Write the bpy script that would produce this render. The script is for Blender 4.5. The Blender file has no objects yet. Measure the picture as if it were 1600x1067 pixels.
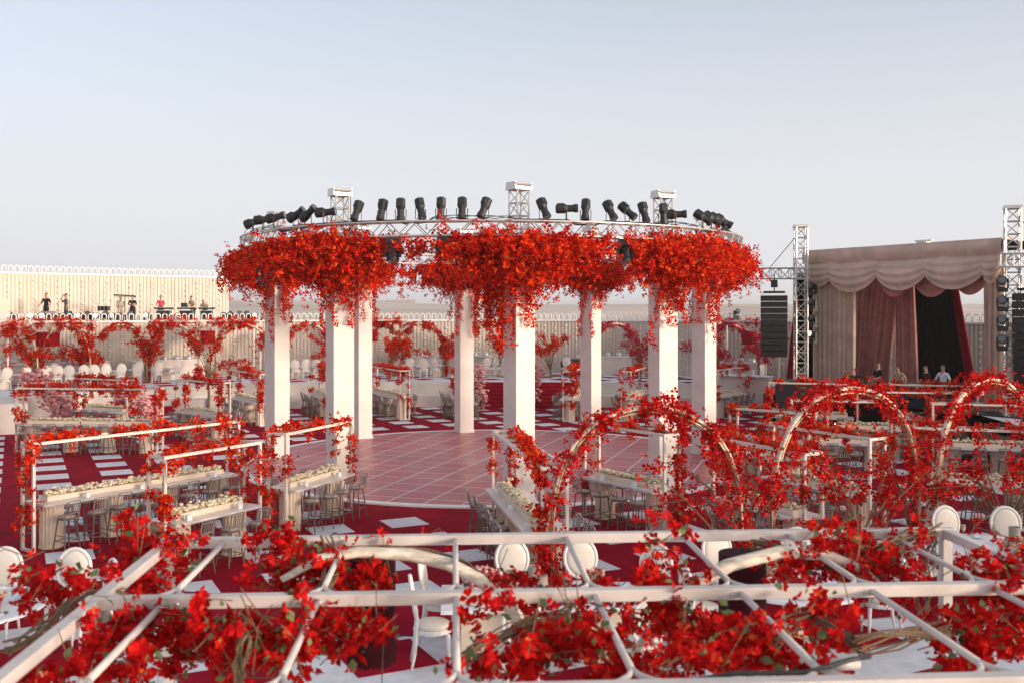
import bpy, bmesh, math, random
import numpy as np
from mathutils import Vector, Matrix
R = math.radians
random.seed(7); rng = np.random.default_rng(11)
scene = bpy.context.scene
COL = scene.collection

# ---------------------------------------------------------------- camera
CAMH, HOR, FPX = 5.4, 485.0, 1556.0
cam_d = bpy.data.cameras.new('camera'); cam = bpy.data.objects.new('camera', cam_d); COL.objects.link(cam)
cam.location = (0, 0, CAMH); cam.rotation_euler = (R(90), 0, 0)
cam_d.lens = 35.0; cam_d.sensor_width = 36.0
cam_d.shift_y = -(533.5 - HOR) / 1600.0
cam_d.clip_end = 20000; cam_d.clip_start = 0.1
cam_d.dof.use_dof = True; cam_d.dof.focus_distance = 27.0; cam_d.dof.aperture_fstop = 2.2
scene.camera = cam
# ---------------------------------------------------------------- light
SUN_AZ, SUN_EL = R(122), R(8)       # azimuth clockwise from +Y (the viewing direction)
w = bpy.data.worlds.new('World'); scene.world = w; w.use_nodes = True
nt = w.node_tree; bg = nt.nodes['Background']
sky = nt.nodes.new('ShaderNodeTexSky'); sky.sky_type = 'NISHITA'; sky.sun_disc = False
sky.sun_elevation = SUN_EL; sky.sun_rotation = SUN_AZ
sky.air_density = 0.9; sky.dust_density = 3.2; sky.ozone_density = 1.6; sky.altitude = 0
hsv = nt.nodes.new('ShaderNodeHueSaturation'); hsv.inputs['Saturation'].default_value = 0.75
nt.links.new(sky.outputs[0], hsv.inputs['Color'])
tcw = nt.nodes.new('ShaderNodeTexCoord'); sx = nt.nodes.new('ShaderNodeSeparateXYZ'); nt.links.new(tcw.outputs['Generated'], sx.inputs[0])
mrw = nt.nodes.new('ShaderNodeMapRange'); mrw.interpolation_type = 'SMOOTHERSTEP'      # dusty air thickening towards the horizon, all round
mrw.inputs[1].default_value = -0.02; mrw.inputs[2].default_value = 0.42; mrw.inputs[3].default_value = 0.95; mrw.inputs[4].default_value = 0.35
nt.links.new(sx.outputs[2], mrw.inputs[0])
mxw = nt.nodes.new('ShaderNodeMix'); mxw.data_type = 'RGBA'; mxw.blend_type = 'LIGHTEN'; mxw.inputs[7].default_value = (2.78, 2.80, 2.96, 1)
nt.links.new(mrw.outputs[0], mxw.inputs[0]); nt.links.new(hsv.outputs[0], mxw.inputs[6]); nt.links.new(mxw.outputs[2], bg.inputs[0])
bg.inputs[1].default_value = 0.15
sd = bpy.data.lights.new('sun', 'SUN'); sun = bpy.data.objects.new('sun', sd); COL.objects.link(sun)
sd.energy = 1.5; sd.angle = R(6); sd.color = (1.0, 0.84, 0.70)
sv = Vector((math.sin(SUN_AZ) * math.cos(SUN_EL), math.cos(SUN_AZ) * math.cos(SUN_EL), math.sin(SUN_EL)))
sun.rotation_euler = sv.to_track_quat('Z', 'Y').to_euler(); sun.location = sv * 60
scene.view_settings.view_transform = 'Standard'; scene.view_settings.look = 'None'
scene.view_settings.gamma = 1; scene.view_settings.exposure = 1.06
scene.render.engine = 'CYCLES'
scene.cycles.use_denoising = True
scene.cycles.max_bounces = 6; scene.cycles.diffuse_bounces = 3; scene.cycles.glossy_bounces = 2
scene.cycles.transmission_bounces = 4; scene.cycles.volume_bounces = 0; scene.cycles.transparent_max_bounces = 6
scene.cycles.caustics_reflective = False; scene.cycles.caustics_refractive = False

# ---------------------------------------------------------------- helpers
def G(px, py, z=0.0):
    d = (CAMH - z) * FPX / (py - HOR); return Vector(((px - 800) / FPX * d, d, z))
def P(px, py, d):
    return Vector(((px - 800) / FPX * d, d, CAMH - (py - HOR) / FPX * d))

MATS = {}
def mat(name, col, rough=0.6, var=0.12, scale=6.0, bump=0.0, metal=0.0, trans=0.0, emit=None, spec=0.5, coat=0.0, island=None, translucent=0.0, stretch=None):
    m = bpy.data.materials.new(name); m.use_nodes = True; t = m.node_tree; b = t.nodes['Principled BSDF']
    b.inputs['Roughness'].default_value = rough; b.inputs['Metallic'].default_value = metal
    b.inputs['Specular IOR Level'].default_value = spec; b.inputs['Coat Weight'].default_value = coat
    b.inputs['Transmission Weight'].default_value = trans
    tc = t.nodes.new('ShaderNodeTexCoord'); src = tc.outputs['Object']
    if stretch:
        mp = t.nodes.new('ShaderNodeMapping'); mp.inputs['Scale'].default_value = stretch
        t.links.new(src, mp.inputs[0]); src = mp.outputs[0]
    n = t.nodes.new('ShaderNodeTexNoise'); n.inputs['Scale'].default_value = scale; n.inputs['Detail'].default_value = 4
    t.links.new(src, n.inputs['Vector'])
    ramp = t.nodes.new('ShaderNodeValToRGB'); c = col
    lo = [max(0, x * (1 - var)) for x in c]; hi = [min(1, x * (1 + var)) for x in c]
    ramp.color_ramp.elements[0].position = 0.3; ramp.color_ramp.elements[1].position = 0.7
    ramp.color_ramp.elements[0].color = (*lo, 1); ramp.color_ramp.elements[1].color = (*hi, 1)
    t.links.new(n.outputs['Fac'], ramp.inputs[0]); out = ramp.outputs[0]
    if island:      # list of colours picked at random for each loose piece
        g = t.nodes.new('ShaderNodeNewGeometry'); r2 = t.nodes.new('ShaderNodeValToRGB')
        els = r2.color_ramp.elements
        while len(els) < len(island): els.new(0.5)
        for i, (p_, c_) in enumerate(island):
            els[i].position = p_; els[i].color = (*c_, 1)
        t.links.new(g.outputs['Random Per Island'], r2.inputs[0]); out = r2.outputs[0]
    t.links.new(out, b.inputs['Base Color'])
    if emit:
        b.inputs['Emission Color'].default_value = (*emit[0], 1); b.inputs['Emission Strength'].default_value = emit[1]
    if bump:
        bp = t.nodes.new('ShaderNodeBump'); bp.inputs['Strength'].default_value = bump; bp.inputs['Distance'].default_value = 0.02
        n2 = t.nodes.new('ShaderNodeTexNoise'); n2.inputs['Scale'].default_value = scale * 7; n2.inputs['Detail'].default_value = 5
        t.links.new(src, n2.inputs['Vector']); t.links.new(n2.outputs['Fac'], bp.inputs['Height'])
        t.links.new(bp.outputs[0], b.inputs['Normal'])
    if translucent:
        tl = t.nodes.new('ShaderNodeBsdfTranslucent'); mx = t.nodes.new('ShaderNodeMixShader'); mx.inputs[0].default_value = translucent
        t.links.new(out, tl.inputs[0]); t.links.new(b.outputs[0], mx.inputs[1]); t.links.new(tl.outputs[0], mx.inputs[2])
        t.links.new(mx.outputs[0], t.nodes['Material Output'].inputs[0])
    MATS[name] = m; return m

M = MATS
mat('carpet', (0.285, 0.002, 0.016), 0.95, 0.22, 1.1, 0.5, spec=0.1)
mat('carpet_white', (0.72, 0.70, 0.73), 0.95, 0.10, 5.0, 0.3, spec=0.1)
mat('step_red', (0.42, 0.006, 0.02), 0.9, 0.15, 4.0, 0.4, spec=0.1)
mat('plaster', (0.70, 0.62, 0.56), 0.7, 0.05, 1.5, 0.12)
mat('column', (0.74, 0.675, 0.625), 0.65, 0.09, 1.1, 0.3)
mat('wall', (0.62, 0.52, 0.44), 0.7, 0.06, 1.2, 0.1)
mat('white_paint', (0.72, 0.64, 0.57), 0.45, 0.06, 5.0, 0.05)
mat('white_trim', (0.80, 0.78, 0.77), 0.5, 0.04, 4.0)
mat('arbour_paint', (0.61, 0.54, 0.50), 0.45, 0.16, 2.2, 0.15)
mat('flute', (0.76, 0.62, 0.49), 0.6, 0.08, 4.0, 0.05)
mat('table_top', (0.68, 0.61, 0.57), 0.3, 0.05, 3.0)
mat('stool', (0.17, 0.125, 0.105), 0.3, 0.12, 8.0, coat=0.3)
mat('stool_back', (0.36, 0.31, 0.30), 0.15, 0.12, 8.0, coat=0.5, trans=0.35)
mat('cushion', (0.40, 0.33, 0.27), 0.8, 0.1, 10.0)
mat('aluminium', (0.62, 0.60, 0.58), 0.35, 0.1, 9.0, metal=0.6)
mat('black', (0.018, 0.018, 0.018), 0.5, 0.3, 8.0)
mat('black_gloss', (0.02, 0.02, 0.022), 0.25, 0.3, 8.0)
mat('lens', (0.10, 0.10, 0.11), 0.08, 0.1, 4.0, coat=1.0)
mat('lens_glint', (0.9, 0.85, 0.7), 0.2, 0.05, 4.0, emit=((1.0, 0.86, 0.6), 0.5))  # warm reflections on lenses, put in as pale colour and weak glow
mat('gold', (0.62, 0.44, 0.26), 0.4, 0.2, 7.0, 0.1, metal=0.35, stretch=(1, 1, 3))
mat('cream_arch', (0.74, 0.63, 0.50), 0.55, 0.32, 9.0, 0.4, stretch=(1.0, 3.0, 3.0))
mat('stem', (0.22, 0.14, 0.085), 0.8, 0.3, 12.0, 0.3)
mat('twig', (0.19, 0.125, 0.07), 0.85, 0.35, 20.0, 0.3, stretch=(4, 4, 0.8))
mat('leaf', (0.10, 0.15, 0.05), 0.5, 0.3, 5.0, translucent=0.3, island=[(0.0, (0.06, 0.11, 0.03)), (0.6, (0.13, 0.20, 0.07)), (1.0, (0.22, 0.26, 0.10))])
RED = [(0.0, (0.34, 0.002, 0.004)), (0.3, (0.62, 0.006, 0.003)), (0.6, (0.80, 0.022, 0.003)), (0.85, (0.88, 0.075, 0.005)), (1.0, (0.86, 0.16, 0.02))]
mat('petal', (0.7, 0.02, 0.01), 0.7, 0.1, 5.0, spec=0.12, translucent=0.35, island=RED)
REDN = [(0.0, (0.32, 0.002, 0.005)), (0.4, (0.56, 0.004, 0.005)), (0.8, (0.70, 0.009, 0.006)), (0.96, (0.74, 0.018, 0.008)), (1.0, (0.75, 0.16, 0.04))]
mat('petal_near', (0.7, 0.02, 0.01), 0.7, 0.1, 5.0, spec=0.12, translucent=0.35, island=REDN)
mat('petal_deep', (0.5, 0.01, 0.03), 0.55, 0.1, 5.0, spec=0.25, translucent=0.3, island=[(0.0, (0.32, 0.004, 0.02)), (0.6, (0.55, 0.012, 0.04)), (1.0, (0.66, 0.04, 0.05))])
mat('rose', (0.80, 0.70, 0.54), 0.7, 0.08, 20.0, island=[(0.0, (0.80, 0.62, 0.38)), (0.5, (0.88, 0.75, 0.52)), (1.0, (0.90, 0.82, 0.66))], translucent=0.15)
mat('pink', (0.72, 0.30, 0.32), 0.7, 0.1, 20.0, island=[(0.0, (0.72, 0.22, 0.24)), (0.6, (0.84, 0.38, 0.38)), (1.0, (0.86, 0.58, 0.54))], translucent=0.15)
mat('peach', (0.6, 0.3, 0.2), 0.7, 0.1, 20.0, island=[(0.0, (0.42, 0.18, 0.12)), (0.6, (0.62, 0.34, 0.24)), (1.0, (0.70, 0.48, 0.36))])
mat('drape_beige', (0.58, 0.42, 0.34), 0.85, 0.16, 1.6, 0.5, spec=0.1)
mat('drape_mauve', (0.46, 0.21, 0.19), 0.85, 0.18, 2.0, 0.5, spec=0.1)
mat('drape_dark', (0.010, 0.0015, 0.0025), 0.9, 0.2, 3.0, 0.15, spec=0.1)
mat('drape_red', (0.30, 0.006, 0.018), 0.85, 0.15, 3.0, 0.15, spec=0.1)
mat('shade_red', (0.045, 0.002, 0.006), 0.8, 0.15, 20.0, 0.2, spec=0.2)
mat('chair_white', (0.80, 0.77, 0.74), 0.45, 0.05, 6.0)
mat('chair_pad', (0.78, 0.70, 0.62), 0.8, 0.06, 30.0, 0.1)
mat('china', (0.82, 0.82, 0.84), 0.2, 0.03, 6.0)
mat('cloth_white', (0.78, 0.77, 0.80), 0.85, 0.05, 4.0, 0.1)
mat('glass_smoke', (0.62, 0.50, 0.40), 0.25, 0.05, 4.0, trans=0.45)
mat('candle', (0.80, 0.74, 0.62), 0.5, 0.04, 4.0)
mat('skin', (0.40, 0.22, 0.15), 0.6, 0.08, 20.0)
mat('hair', (0.02, 0.015, 0.012), 0.6, 0.2, 30.0)
for n_, c_ in (('cloth_black', (0.015, 0.015, 0.018)), ('cloth_grey', (0.16, 0.155, 0.17)), ('cloth_pale', (0.62, 0.66, 0.74)),
               ('cloth_beige', (0.40, 0.31, 0.22)), ('cloth_redwhite', (0.55, 0.06, 0.09)), ('trouser', (0.03, 0.03, 0.04)), ('cloth_tan', (0.50, 0.40, 0.32))):
    mat(n_, c_, 0.85, 0.15, 12.0, 0.1, spec=0.15)
mat('sand', (0.62, 0.50, 0.41), 0.95, 0.25, 0.006, 0.0, spec=0.1)
mat('concrete', (0.42, 0.36, 0.32), 0.85, 0.08, 0.05)
mat('window_dark', (0.16, 0.15, 0.15), 0.3, 0.1, 0.2)
mat('metal_case', (0.36, 0.34, 0.32), 0.45, 0.15, 6.0, metal=0.3)
mat('bulb', (0.84, 0.80, 0.76), 0.25, 0.03, 5.0)
mat('palm', (0.06, 0.10, 0.03), 0.5, 0.3, 6.0, translucent=0.25)

class MB:
    def __init__(s): s.v = []; s.f = []
    def add(s, vs, fs):
        o = len(s.v); s.v.extend([tuple(v) for v in vs]); s.f.extend([tuple(i + o for i in f) for f in fs]); return s
    def box(s, c, d, rz=0.0, taper=1.0):
        x, y, z = d[0] / 2, d[1] / 2, d[2] / 2; cs, sn = math.cos(rz), math.sin(rz); vs = []
        for k, zz in ((1, -z), (taper, z)):
            for a, b in ((-x, -y), (x, -y), (x, y), (-x, y)):
                a *= k; b *= k; vs.append((c[0] + a * cs - b * sn, c[1] + a * sn + b * cs, c[2] + zz))
        return s.add(vs, [(3, 2, 1, 0), (4, 5, 6, 7), (0, 1, 5, 4), (1, 2, 6, 5), (2, 3, 7, 6), (3, 0, 4, 7)])
    def bar(s, p0, p1, w, h=None, up=(0, 0, 1)):
        h = h or w; p0 = Vector(p0); p1 = Vector(p1); d = (p1 - p0).normalized(); u = Vector(up)
        if abs(d.dot(u)) > 0.98: u = Vector((1, 0, 0))
        a = d.cross(u).normalized(); b = a.cross(d).normalized(); vs = []
        for p in (p0, p1):
            for i, j in ((-1, -1), (1, -1), (1, 1), (-1, 1)): vs.append(p + a * (w / 2 * i) + b * (h / 2 * j))
        return s.add(vs, [(0, 1, 2, 3), (7, 6, 5, 4), (0, 4, 5, 1), (1, 5, 6, 2), (2, 6, 7, 3), (3, 7, 4, 0)])
    def tube(s, pts, r, n=6, cap=True, flat=1.0):
        pts = [Vector(p) for p in pts]; rs = r if isinstance(r, (list, tuple)) else [r] * len(pts); o = len(s.v); N = len(pts)
        a = None
        for i, p in enumerate(pts):
            d = (pts[min(i + 1, N - 1)] - pts[max(i - 1, 0)]).normalized()
            if a is None:
                u = Vector((0, 0, 1)) if abs(d.z) < 0.9 else Vector((1, 0, 0)); a = d.cross(u).normalized()
            else:
                a = (a - d * a.dot(d)).normalized()
            b = d.cross(a)
            for k in range(n):
                t = 2 * math.pi * k / n; s.v.append(tuple(p + a * (math.cos(t) * rs[i]) + b * (math.sin(t) * rs[i] * flat)))
        for i in range(N - 1):
            for k in range(n):
                k2 = (k + 1) % n; s.f.append((o + i * n + k, o + i * n + k2, o + (i + 1) * n + k2, o + (i + 1) * n + k))
        if cap:
            s.f.append(tuple(o + k for k in range(n))[::-1]); s.f.append(tuple(o + (N - 1) * n + k for k in range(n)))
        return s
    def lathe(s, prof, n=16, c=(0, 0, 0), sx=1.0, sy=1.0, flute=0.0, cap=True):
        o = len(s.v)
        for r, z in prof:
            for k in range(n):
                t = 2 * math.pi * k / n; q = r * (1 - flute * (k % 2)); s.v.append((c[0] + math.cos(t) * q * sx, c[1] + math.sin(t) * q * sy, c[2] + z))
        for i in range(len(prof) - 1):
            for k in range(n):
                k2 = (k + 1) % n; s.f.append((o + i * n + k, o + i * n + k2, o + (i + 1) * n + k2, o + (i + 1) * n + k))
        if cap:
            s.f.append(tuple(o + k for k in range(n))[::-1]); s.f.append(tuple(o + (len(prof) - 1) * n + k for k in range(n)))
        return s
    def prism(s, poly, z0, z1):
        n = len(poly); vs = [(p[0], p[1], z0) for p in poly] + [(p[0], p[1], z1) for p in poly]
        return s.add(vs, [tuple(range(n))[::-1], tuple(range(n, 2 * n))] + [(i, (i + 1) % n, n + (i + 1) % n, n + i) for i in range(n)])
    def grid(s, fn, nu, nv):
        o = len(s.v)
        for i in range(nu + 1):
            for j in range(nv + 1): s.v.append(tuple(fn(i / nu, j / nv)))
        for i in range(nu):
            for j in range(nv):
                a = o + i * (nv + 1) + j; s.f.append((a, a + nv + 1, a + nv + 2, a + 1))
        return s
    def xform(s, mtx, start=0):
        for i in range(start, len(s.v)): s.v[i] = tuple(mtx @ Vector(s.v[i]))
        return s
    def mesh(s, name, m, smooth=False):
        me = bpy.data.meshes.new(name); me.from_pydata(s.v, [], s.f)
        bm_ = None
        me.materials.append(M[m] if isinstance(m, str) else m)
        if smooth: me.polygons.foreach_set('use_smooth', [True] * len(me.polygons))
        me.update(); return me
    def build(s, name, m, parent=None, smooth=False, kind=None):
        return link(name, s.mesh(name, m, smooth), parent, kind)

def link(name, me, parent=None, kind=None, loc=None, rz=None):
    o = bpy.data.objects.new(name, me); COL.objects.link(o)
    if parent is not None: o.parent = parent
    if kind: o['kind'] = kind
    if loc is not None: o.location = loc
    if rz is not None: o.rotation_euler = (0, 0, rz)
    return o
def tag(o, label, cat, group=None):
    o['label'] = label; o['category'] = cat
    if group: o['group'] = group
    return o
def thing(name, label, cat, loc=(0, 0, 0), rz=0.0, group=None):
    o = bpy.data.objects.new(name, None); COL.objects.link(o); o.location = loc; o.rotation_euler = (0, 0, rz)
    o.empty_display_size = 0.1
    return tag(o, label, cat, group)
KIDS = {}
def copy_tree(src, loc, rz, label=None, group=None, parent=None, scale=None):
    c = src.copy(); COL.objects.link(c); c.parent = parent
    if loc is not None: c.location = loc; c.rotation_euler = (0, 0, rz)
    if scale: c.scale = (scale,) * 3
    if label: c['label'] = label
    if group: c['group'] = group
    if src.name not in KIDS: KIDS[src.name] = list(src.children)
    for k in KIDS[src.name]: copy_tree(k, None, 0, parent=c)
    return c
def nrm(v): return v / np.maximum(np.linalg.norm(v, axis=-1, keepdims=True), 1e-9)

def np_mesh(name, V, F, m, parent=None, kind='stuff', smooth=False):
    me = bpy.data.meshes.new(name); nf, k = F.shape
    me.vertices.add(len(V)); me.vertices.foreach_set('co', np.ascontiguousarray(V, dtype=np.float32).ravel())
    me.loops.add(nf * k); me.loops.foreach_set('vertex_index', np.ascontiguousarray(F, dtype=np.int32).ravel())
    me.polygons.add(nf); me.polygons.foreach_set('loop_start', np.arange(0, nf * k, k, dtype=np.int32))
    if smooth: me.polygons.foreach_set('use_smooth', np.ones(nf, dtype=bool))
    me.update(calc_edges=True); me.validate()
    me.materials.append(M[m]); return link(name, me, parent, kind)
def petals(name, C, size, m='petal', parent=None, k=3, kind='stuff', wid=0.42, cup=0.5):
    """k folded bracts round every flower centre in C"""
    C = np.asarray(C, float); n = len(C)
    if n == 0: return None
    ax = nrm(rng.normal(size=(n, 3)) + np.array([0, -0.25, 0.35]))
    t = nrm(np.cross(ax, nrm(rng.normal(size=(n, 3))))); b = np.cross(ax, t)
    sz = size * rng.uniform(0.7, 1.25, size=(n, 1)); V = []
    for i in range(k):
        a = 2 * math.pi * i / k + rng.uniform(-0.35, 0.35, size=(n, 1))
        d = t * np.cos(a) + b * np.sin(a); sd_ = -t * np.sin(a) + b * np.cos(a)
        cu = cup * rng.uniform(0.5, 1.5, size=(n, 1))
        p0 = C + d * sz * 0.05
        pl = C + (d * 0.55 + sd_ * wid + ax * (cu * 0.55 + 0.12)) * sz
        pt = C + (d * 1.0 + ax * cu * 0.7) * sz
        pr = C + (d * 0.55 - sd_ * wid + ax * (cu * 0.55 + 0.12)) * sz
        V.append(np.stack([p0, pl, pt, pr], 1))
    V = np.stack(V, 1).reshape(-1, 3)
    q = np.arange(len(V)).reshape(-1, 4)
    F = np.concatenate([q[:, [0, 1, 2]], q[:, [0, 2, 3]]])
    return np_mesh(name, V, F, m, parent, kind)
def leaves(name, C, size, m='leaf', parent=None):
    C = np.asarray(C, float); n = len(C)
    d = nrm(rng.normal(size=(n, 3))); s_ = nrm(np.cross(d, nrm(rng.normal(size=(n, 3))))); u = np.cross(d, s_)
    sz = size * rng.uniform(0.6, 1.3, size=(n, 1))
    V = np.stack([C, C + (d * 0.45 + s_ * 0.34 + u * .08) * sz, C + d * sz, C + (d * 0.45 - s_ * 0.34 + u * .08) * sz], 1).reshape(-1, 3)
    q = np.arange(len(V)).reshape(-1, 4)
    return np_mesh(name, V, np.concatenate([q[:, [0, 1, 2]], q[:, [0, 2, 3]]]), m, parent)
def sprigs(S, D, L, n, droop=0.3, jit=0.05):
    """n flower centres along a curved sprig from each start S in direction D"""
    S = np.asarray(S, float); D = nrm(np.asarray(D, float)); L = np.asarray(L, float).reshape(-1, 1, 1)
    t = np.linspace(0.05, 1, n).reshape(1, -1, 1)
    C = S[:, None, :] + D[:, None, :] * t * L
    C[..., 2] -= (droop * (t * t) * L)[..., 0]
    return (C + rng.normal(size=C.shape) * jit).reshape(-1, 3)
def along(path, n):
    p = np.array([list(q) for q in path], float); seg = np.linalg.norm(np.diff(p, axis=0), axis=1); cum = np.concatenate([[0], np.cumsum(seg)])
    s_ = rng.uniform(0, cum[-1], size=n) if not isinstance(n, np.ndarray) else n * cum[-1]
    return np.stack([np.interp(s_, cum, p[:, i]) for i in range(3)], 1)
def garland(path, clumps, per, spread=0.13, tail=0.3):
    """clumped flower centres along a path: clumps with hanging tails, and gaps between"""
    c = along(path, clumps); out = []
    for q in c:
        k = int(per * rng.uniform(0.3, 1.7)) + 1
        out.append(q + rng.normal(size=(k, 3)) * spread * rng.uniform(0.5, 1.2) * np.array([1, 1, 0.8]))
        if rng.uniform() < tail:
            L = rng.uniform(0.15, 0.5); kk = int(10 * L / 0.3)
            t = np.linspace(0, 1, kk)[:, None]
            out.append(q + np.concatenate([rng.normal(size=(kk, 2)) * 0.04, -t * L], 1))
    return np.concatenate(out)
_ico = None
def blobs(name, C, r, m, parent=None, squash=0.85, kind='stuff'):
    """little rose heads: bumpy low spheres"""
    C = np.asarray(C, float); n = len(C); prof = [(0.25, -0.7), (0.95, -0.2), (0.85, 0.45), (0.35, 0.8)]; k = 6
    T = []
    for i, (rr, z) in enumerate(prof):
        for j in range(k):
            a = 2 * math.pi * (j + 0.5 * (i % 2)) / k; T.append((rr * math.cos(a), rr * math.sin(a), z * squash))
    T = np.array(T); F = []
    for i in range(3):
        for j in range(k): F.append((i * k + j, i * k + (j + 1) % k, (i + 1) * k + (j + 1) % k, (i + 1) * k + j))
    F.append((18, 19, 20, 21)); F.append((18, 21, 22, 23)); F = np.array(F)
    sc = r * rng.uniform(0.75, 1.2, size=(n, 1, 1))
    V = C[:, None, :] + T[None] * sc * rng.uniform(0.82, 1.15, size=(n, len(T), 1))
    return np_mesh(name, V.reshape(-1, 3), (F[None] + (np.arange(n) * len(T))[:, None, None]).reshape(-1, 4), m, parent, kind)

def truss(root, p0, p1, wd, r=0.022, bays=None, m='aluminium'):
    p0 = Vector(p0); p1 = Vector(p1); d = (p1 - p0); L = d.length; d = d.normalized()
    u = Vector((0, 0, 1)) if abs(d.z) < 0.9 else Vector((1, 0, 0)); a = d.cross(u).normalized(); b = a.cross(d).normalized()
    cs = [a * (wd / 2 * i) + b * (wd / 2 * j) for i, j in ((-1, -1), (1, -1), (1, 1), (-1, 1))]
    for c in cs: MB().tube([p0 + c, p1 + c], r, 6).build('chord', m, root)
    n = bays or max(2, int(L / (wd * 0.9))); lc = MB()
    for k in range(n):
        for q in range(4):
            A, B = (cs[q], cs[(q + 1) % 4]) if k % 2 == 0 else (cs[(q + 1) % 4], cs[q])
            lc.tube([p0 + d * (L * k / n) + A, p0 + d * (L * (k + 1) / n) + B], r * 0.6, 4, cap=False)
            lc.tube([p0 + d * (L * k / n) + cs[q], p0 + d * (L * k / n) + cs[(q + 1) % 4]], r * 0.6, 4, cap=False)
    for q in range(4): lc.tube([p1 + cs[q], p1 + cs[(q + 1) % 4]], r * 0.6, 4, cap=False)
    lc.build('lacing', m, root)

CEN = Vector((-0.7, 36.0, 0))        # centre of the dance floor
exec_parts = []

# ================================================================ SETTING
def hill_h(x, y):
    h = 9 * math.sin(x * 0.0011 + 0.6) * math.sin(y * 0.0016 + 1.0) + 5 * math.sin(x * 0.0041 + y * 0.003) + 2.2 * math.sin(x * 0.011 - y * 0.008) + 0.8 * math.sin(x * 0.031 + 1.3) * math.sin(y * 0.024)
    k = min(1, max(0, (math.hypot(x, y) - 260) / 900)); return (h * 0.8 + 11) * k - 0.4
g = MB(); xs = np.concatenate([-np.geomspace(9000, 90, 46), np.linspace(-80, 80, 9), np.geomspace(90, 9000, 46)])
ys = np.concatenate([np.linspace(-400, 90, 8), np.geomspace(110, 7000, 90)])
for y in ys:
    for x in xs: g.v.append((x, y, hill_h(x, y) if y > 120 else -0.4))
nx = len(xs)
for j in range(len(ys) - 1):
    for i in range(nx - 1): g.f.append((j * nx + i, j * nx + i + 1, (j + 1) * nx + i + 1, (j + 1) * nx + i))
g.build('ground', 'sand', None, smooth=True, kind='structure')

def far_block(px0, px1, ytop, d, label, nw, nf):
    x0 = (px0 - 800) / FPX * d; x1 = (px1 - 800) / FPX * d; zt = CAMH - (ytop - HOR) / FPX * d; zb = hill_h((x0 + x1) / 2, d) - 3
    root = thing('apartment_building', label, 'building', ((x0 + x1) / 2, d, zb), 0, 'hazy buildings on the desert ridge')
    wd = x1 - x0; ht = zt - zb; mb = MB(); k = max(1, int(wd / 24)); 
    for i in range(k): mb.box(((i + 0.5) * wd / k - wd / 2, (i % 2) * 4, ht * (0.5 - 0.03 * (i % 3))), (wd / k - 0.8, 18, ht * (1 - 0.06 * (i % 3))))
    mb.build('wall', 'concrete', root)
    wm = MB()
    for i in range(nw):
        for j in range(nf): wm.box(((i + 0.5) * wd / nw - wd / 2, -9.1, ht * (0.3 + 0.6 * (j + 0.5) / nf)), (wd / nw * 0.5, 0.4, ht * 0.6 / nf * 0.5))
    wm.build('windows', 'window_dark', root, kind='stuff')
far_block(578, 605, 469.5, 1500, 'smaller hazy building left in the pair on the ridge', 7, 4)
far_block(607, 650, 468.5, 1500, 'longer hazy building right in the pair on the ridge', 12, 5)

# carpet
cp = [(CEN.x + 27.5 * math.cos(2 * math.pi * k / 96), CEN.y + 27.5 * math.sin(2 * math.pi * k / 96)) for k in range(96)]
carpet = MB().prism(cp, -0.12, 0.0).build('carpet_floor', 'carpet', None, kind='structure')
F_FRONT = [(-25.5, 40), (-24.2, 44), (-23, 46.5), (-20.8, 51.5), (-17, 55.2), (-8, 56.8), (0, 57.2), (8, 56.6), (13.2, 54.2), (14.6, 52.5)]
def poly_y(F, x):
    for (a, b), (c, d) in zip(F, F[1:]):
        if a <= x <= c: return b + (d - b) * (x - a) / (c - a)
    return F[-1][1] if x > 0 else F[0][1]
SQ = MB().box((0, 0, 0.006), (0.98, 0.98, 0.012)).mesh('carpet_square', 'carpet_white')
la, lb = Vector((0.872, -1.745)), Vector((1.745, 0.872)); org = Vector((-2.75, 25.4)); sq_rot = math.atan2(0.872, 1.745)
cand = []
for i in range(-18, 19):
    for j in range(-18, 19):
        p = org + la * i + lb * j; r = math.hypot(p.x - CEN.x, p.y - CEN.y)
        if r < 9.9 or r > 26: continue
        if p.y > poly_y(F_FRONT, p.x) - 1.3: continue
        if p.y < 40 and r > 20.2 and p.y < 24: continue
        if abs(p.x) > p.y * 0.55: continue
        cand.append(p)
for p in cand: link('carpet_square', SQ, carpet, loc=(p.x, p.y, 0.0), rz=sq_rot)

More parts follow.
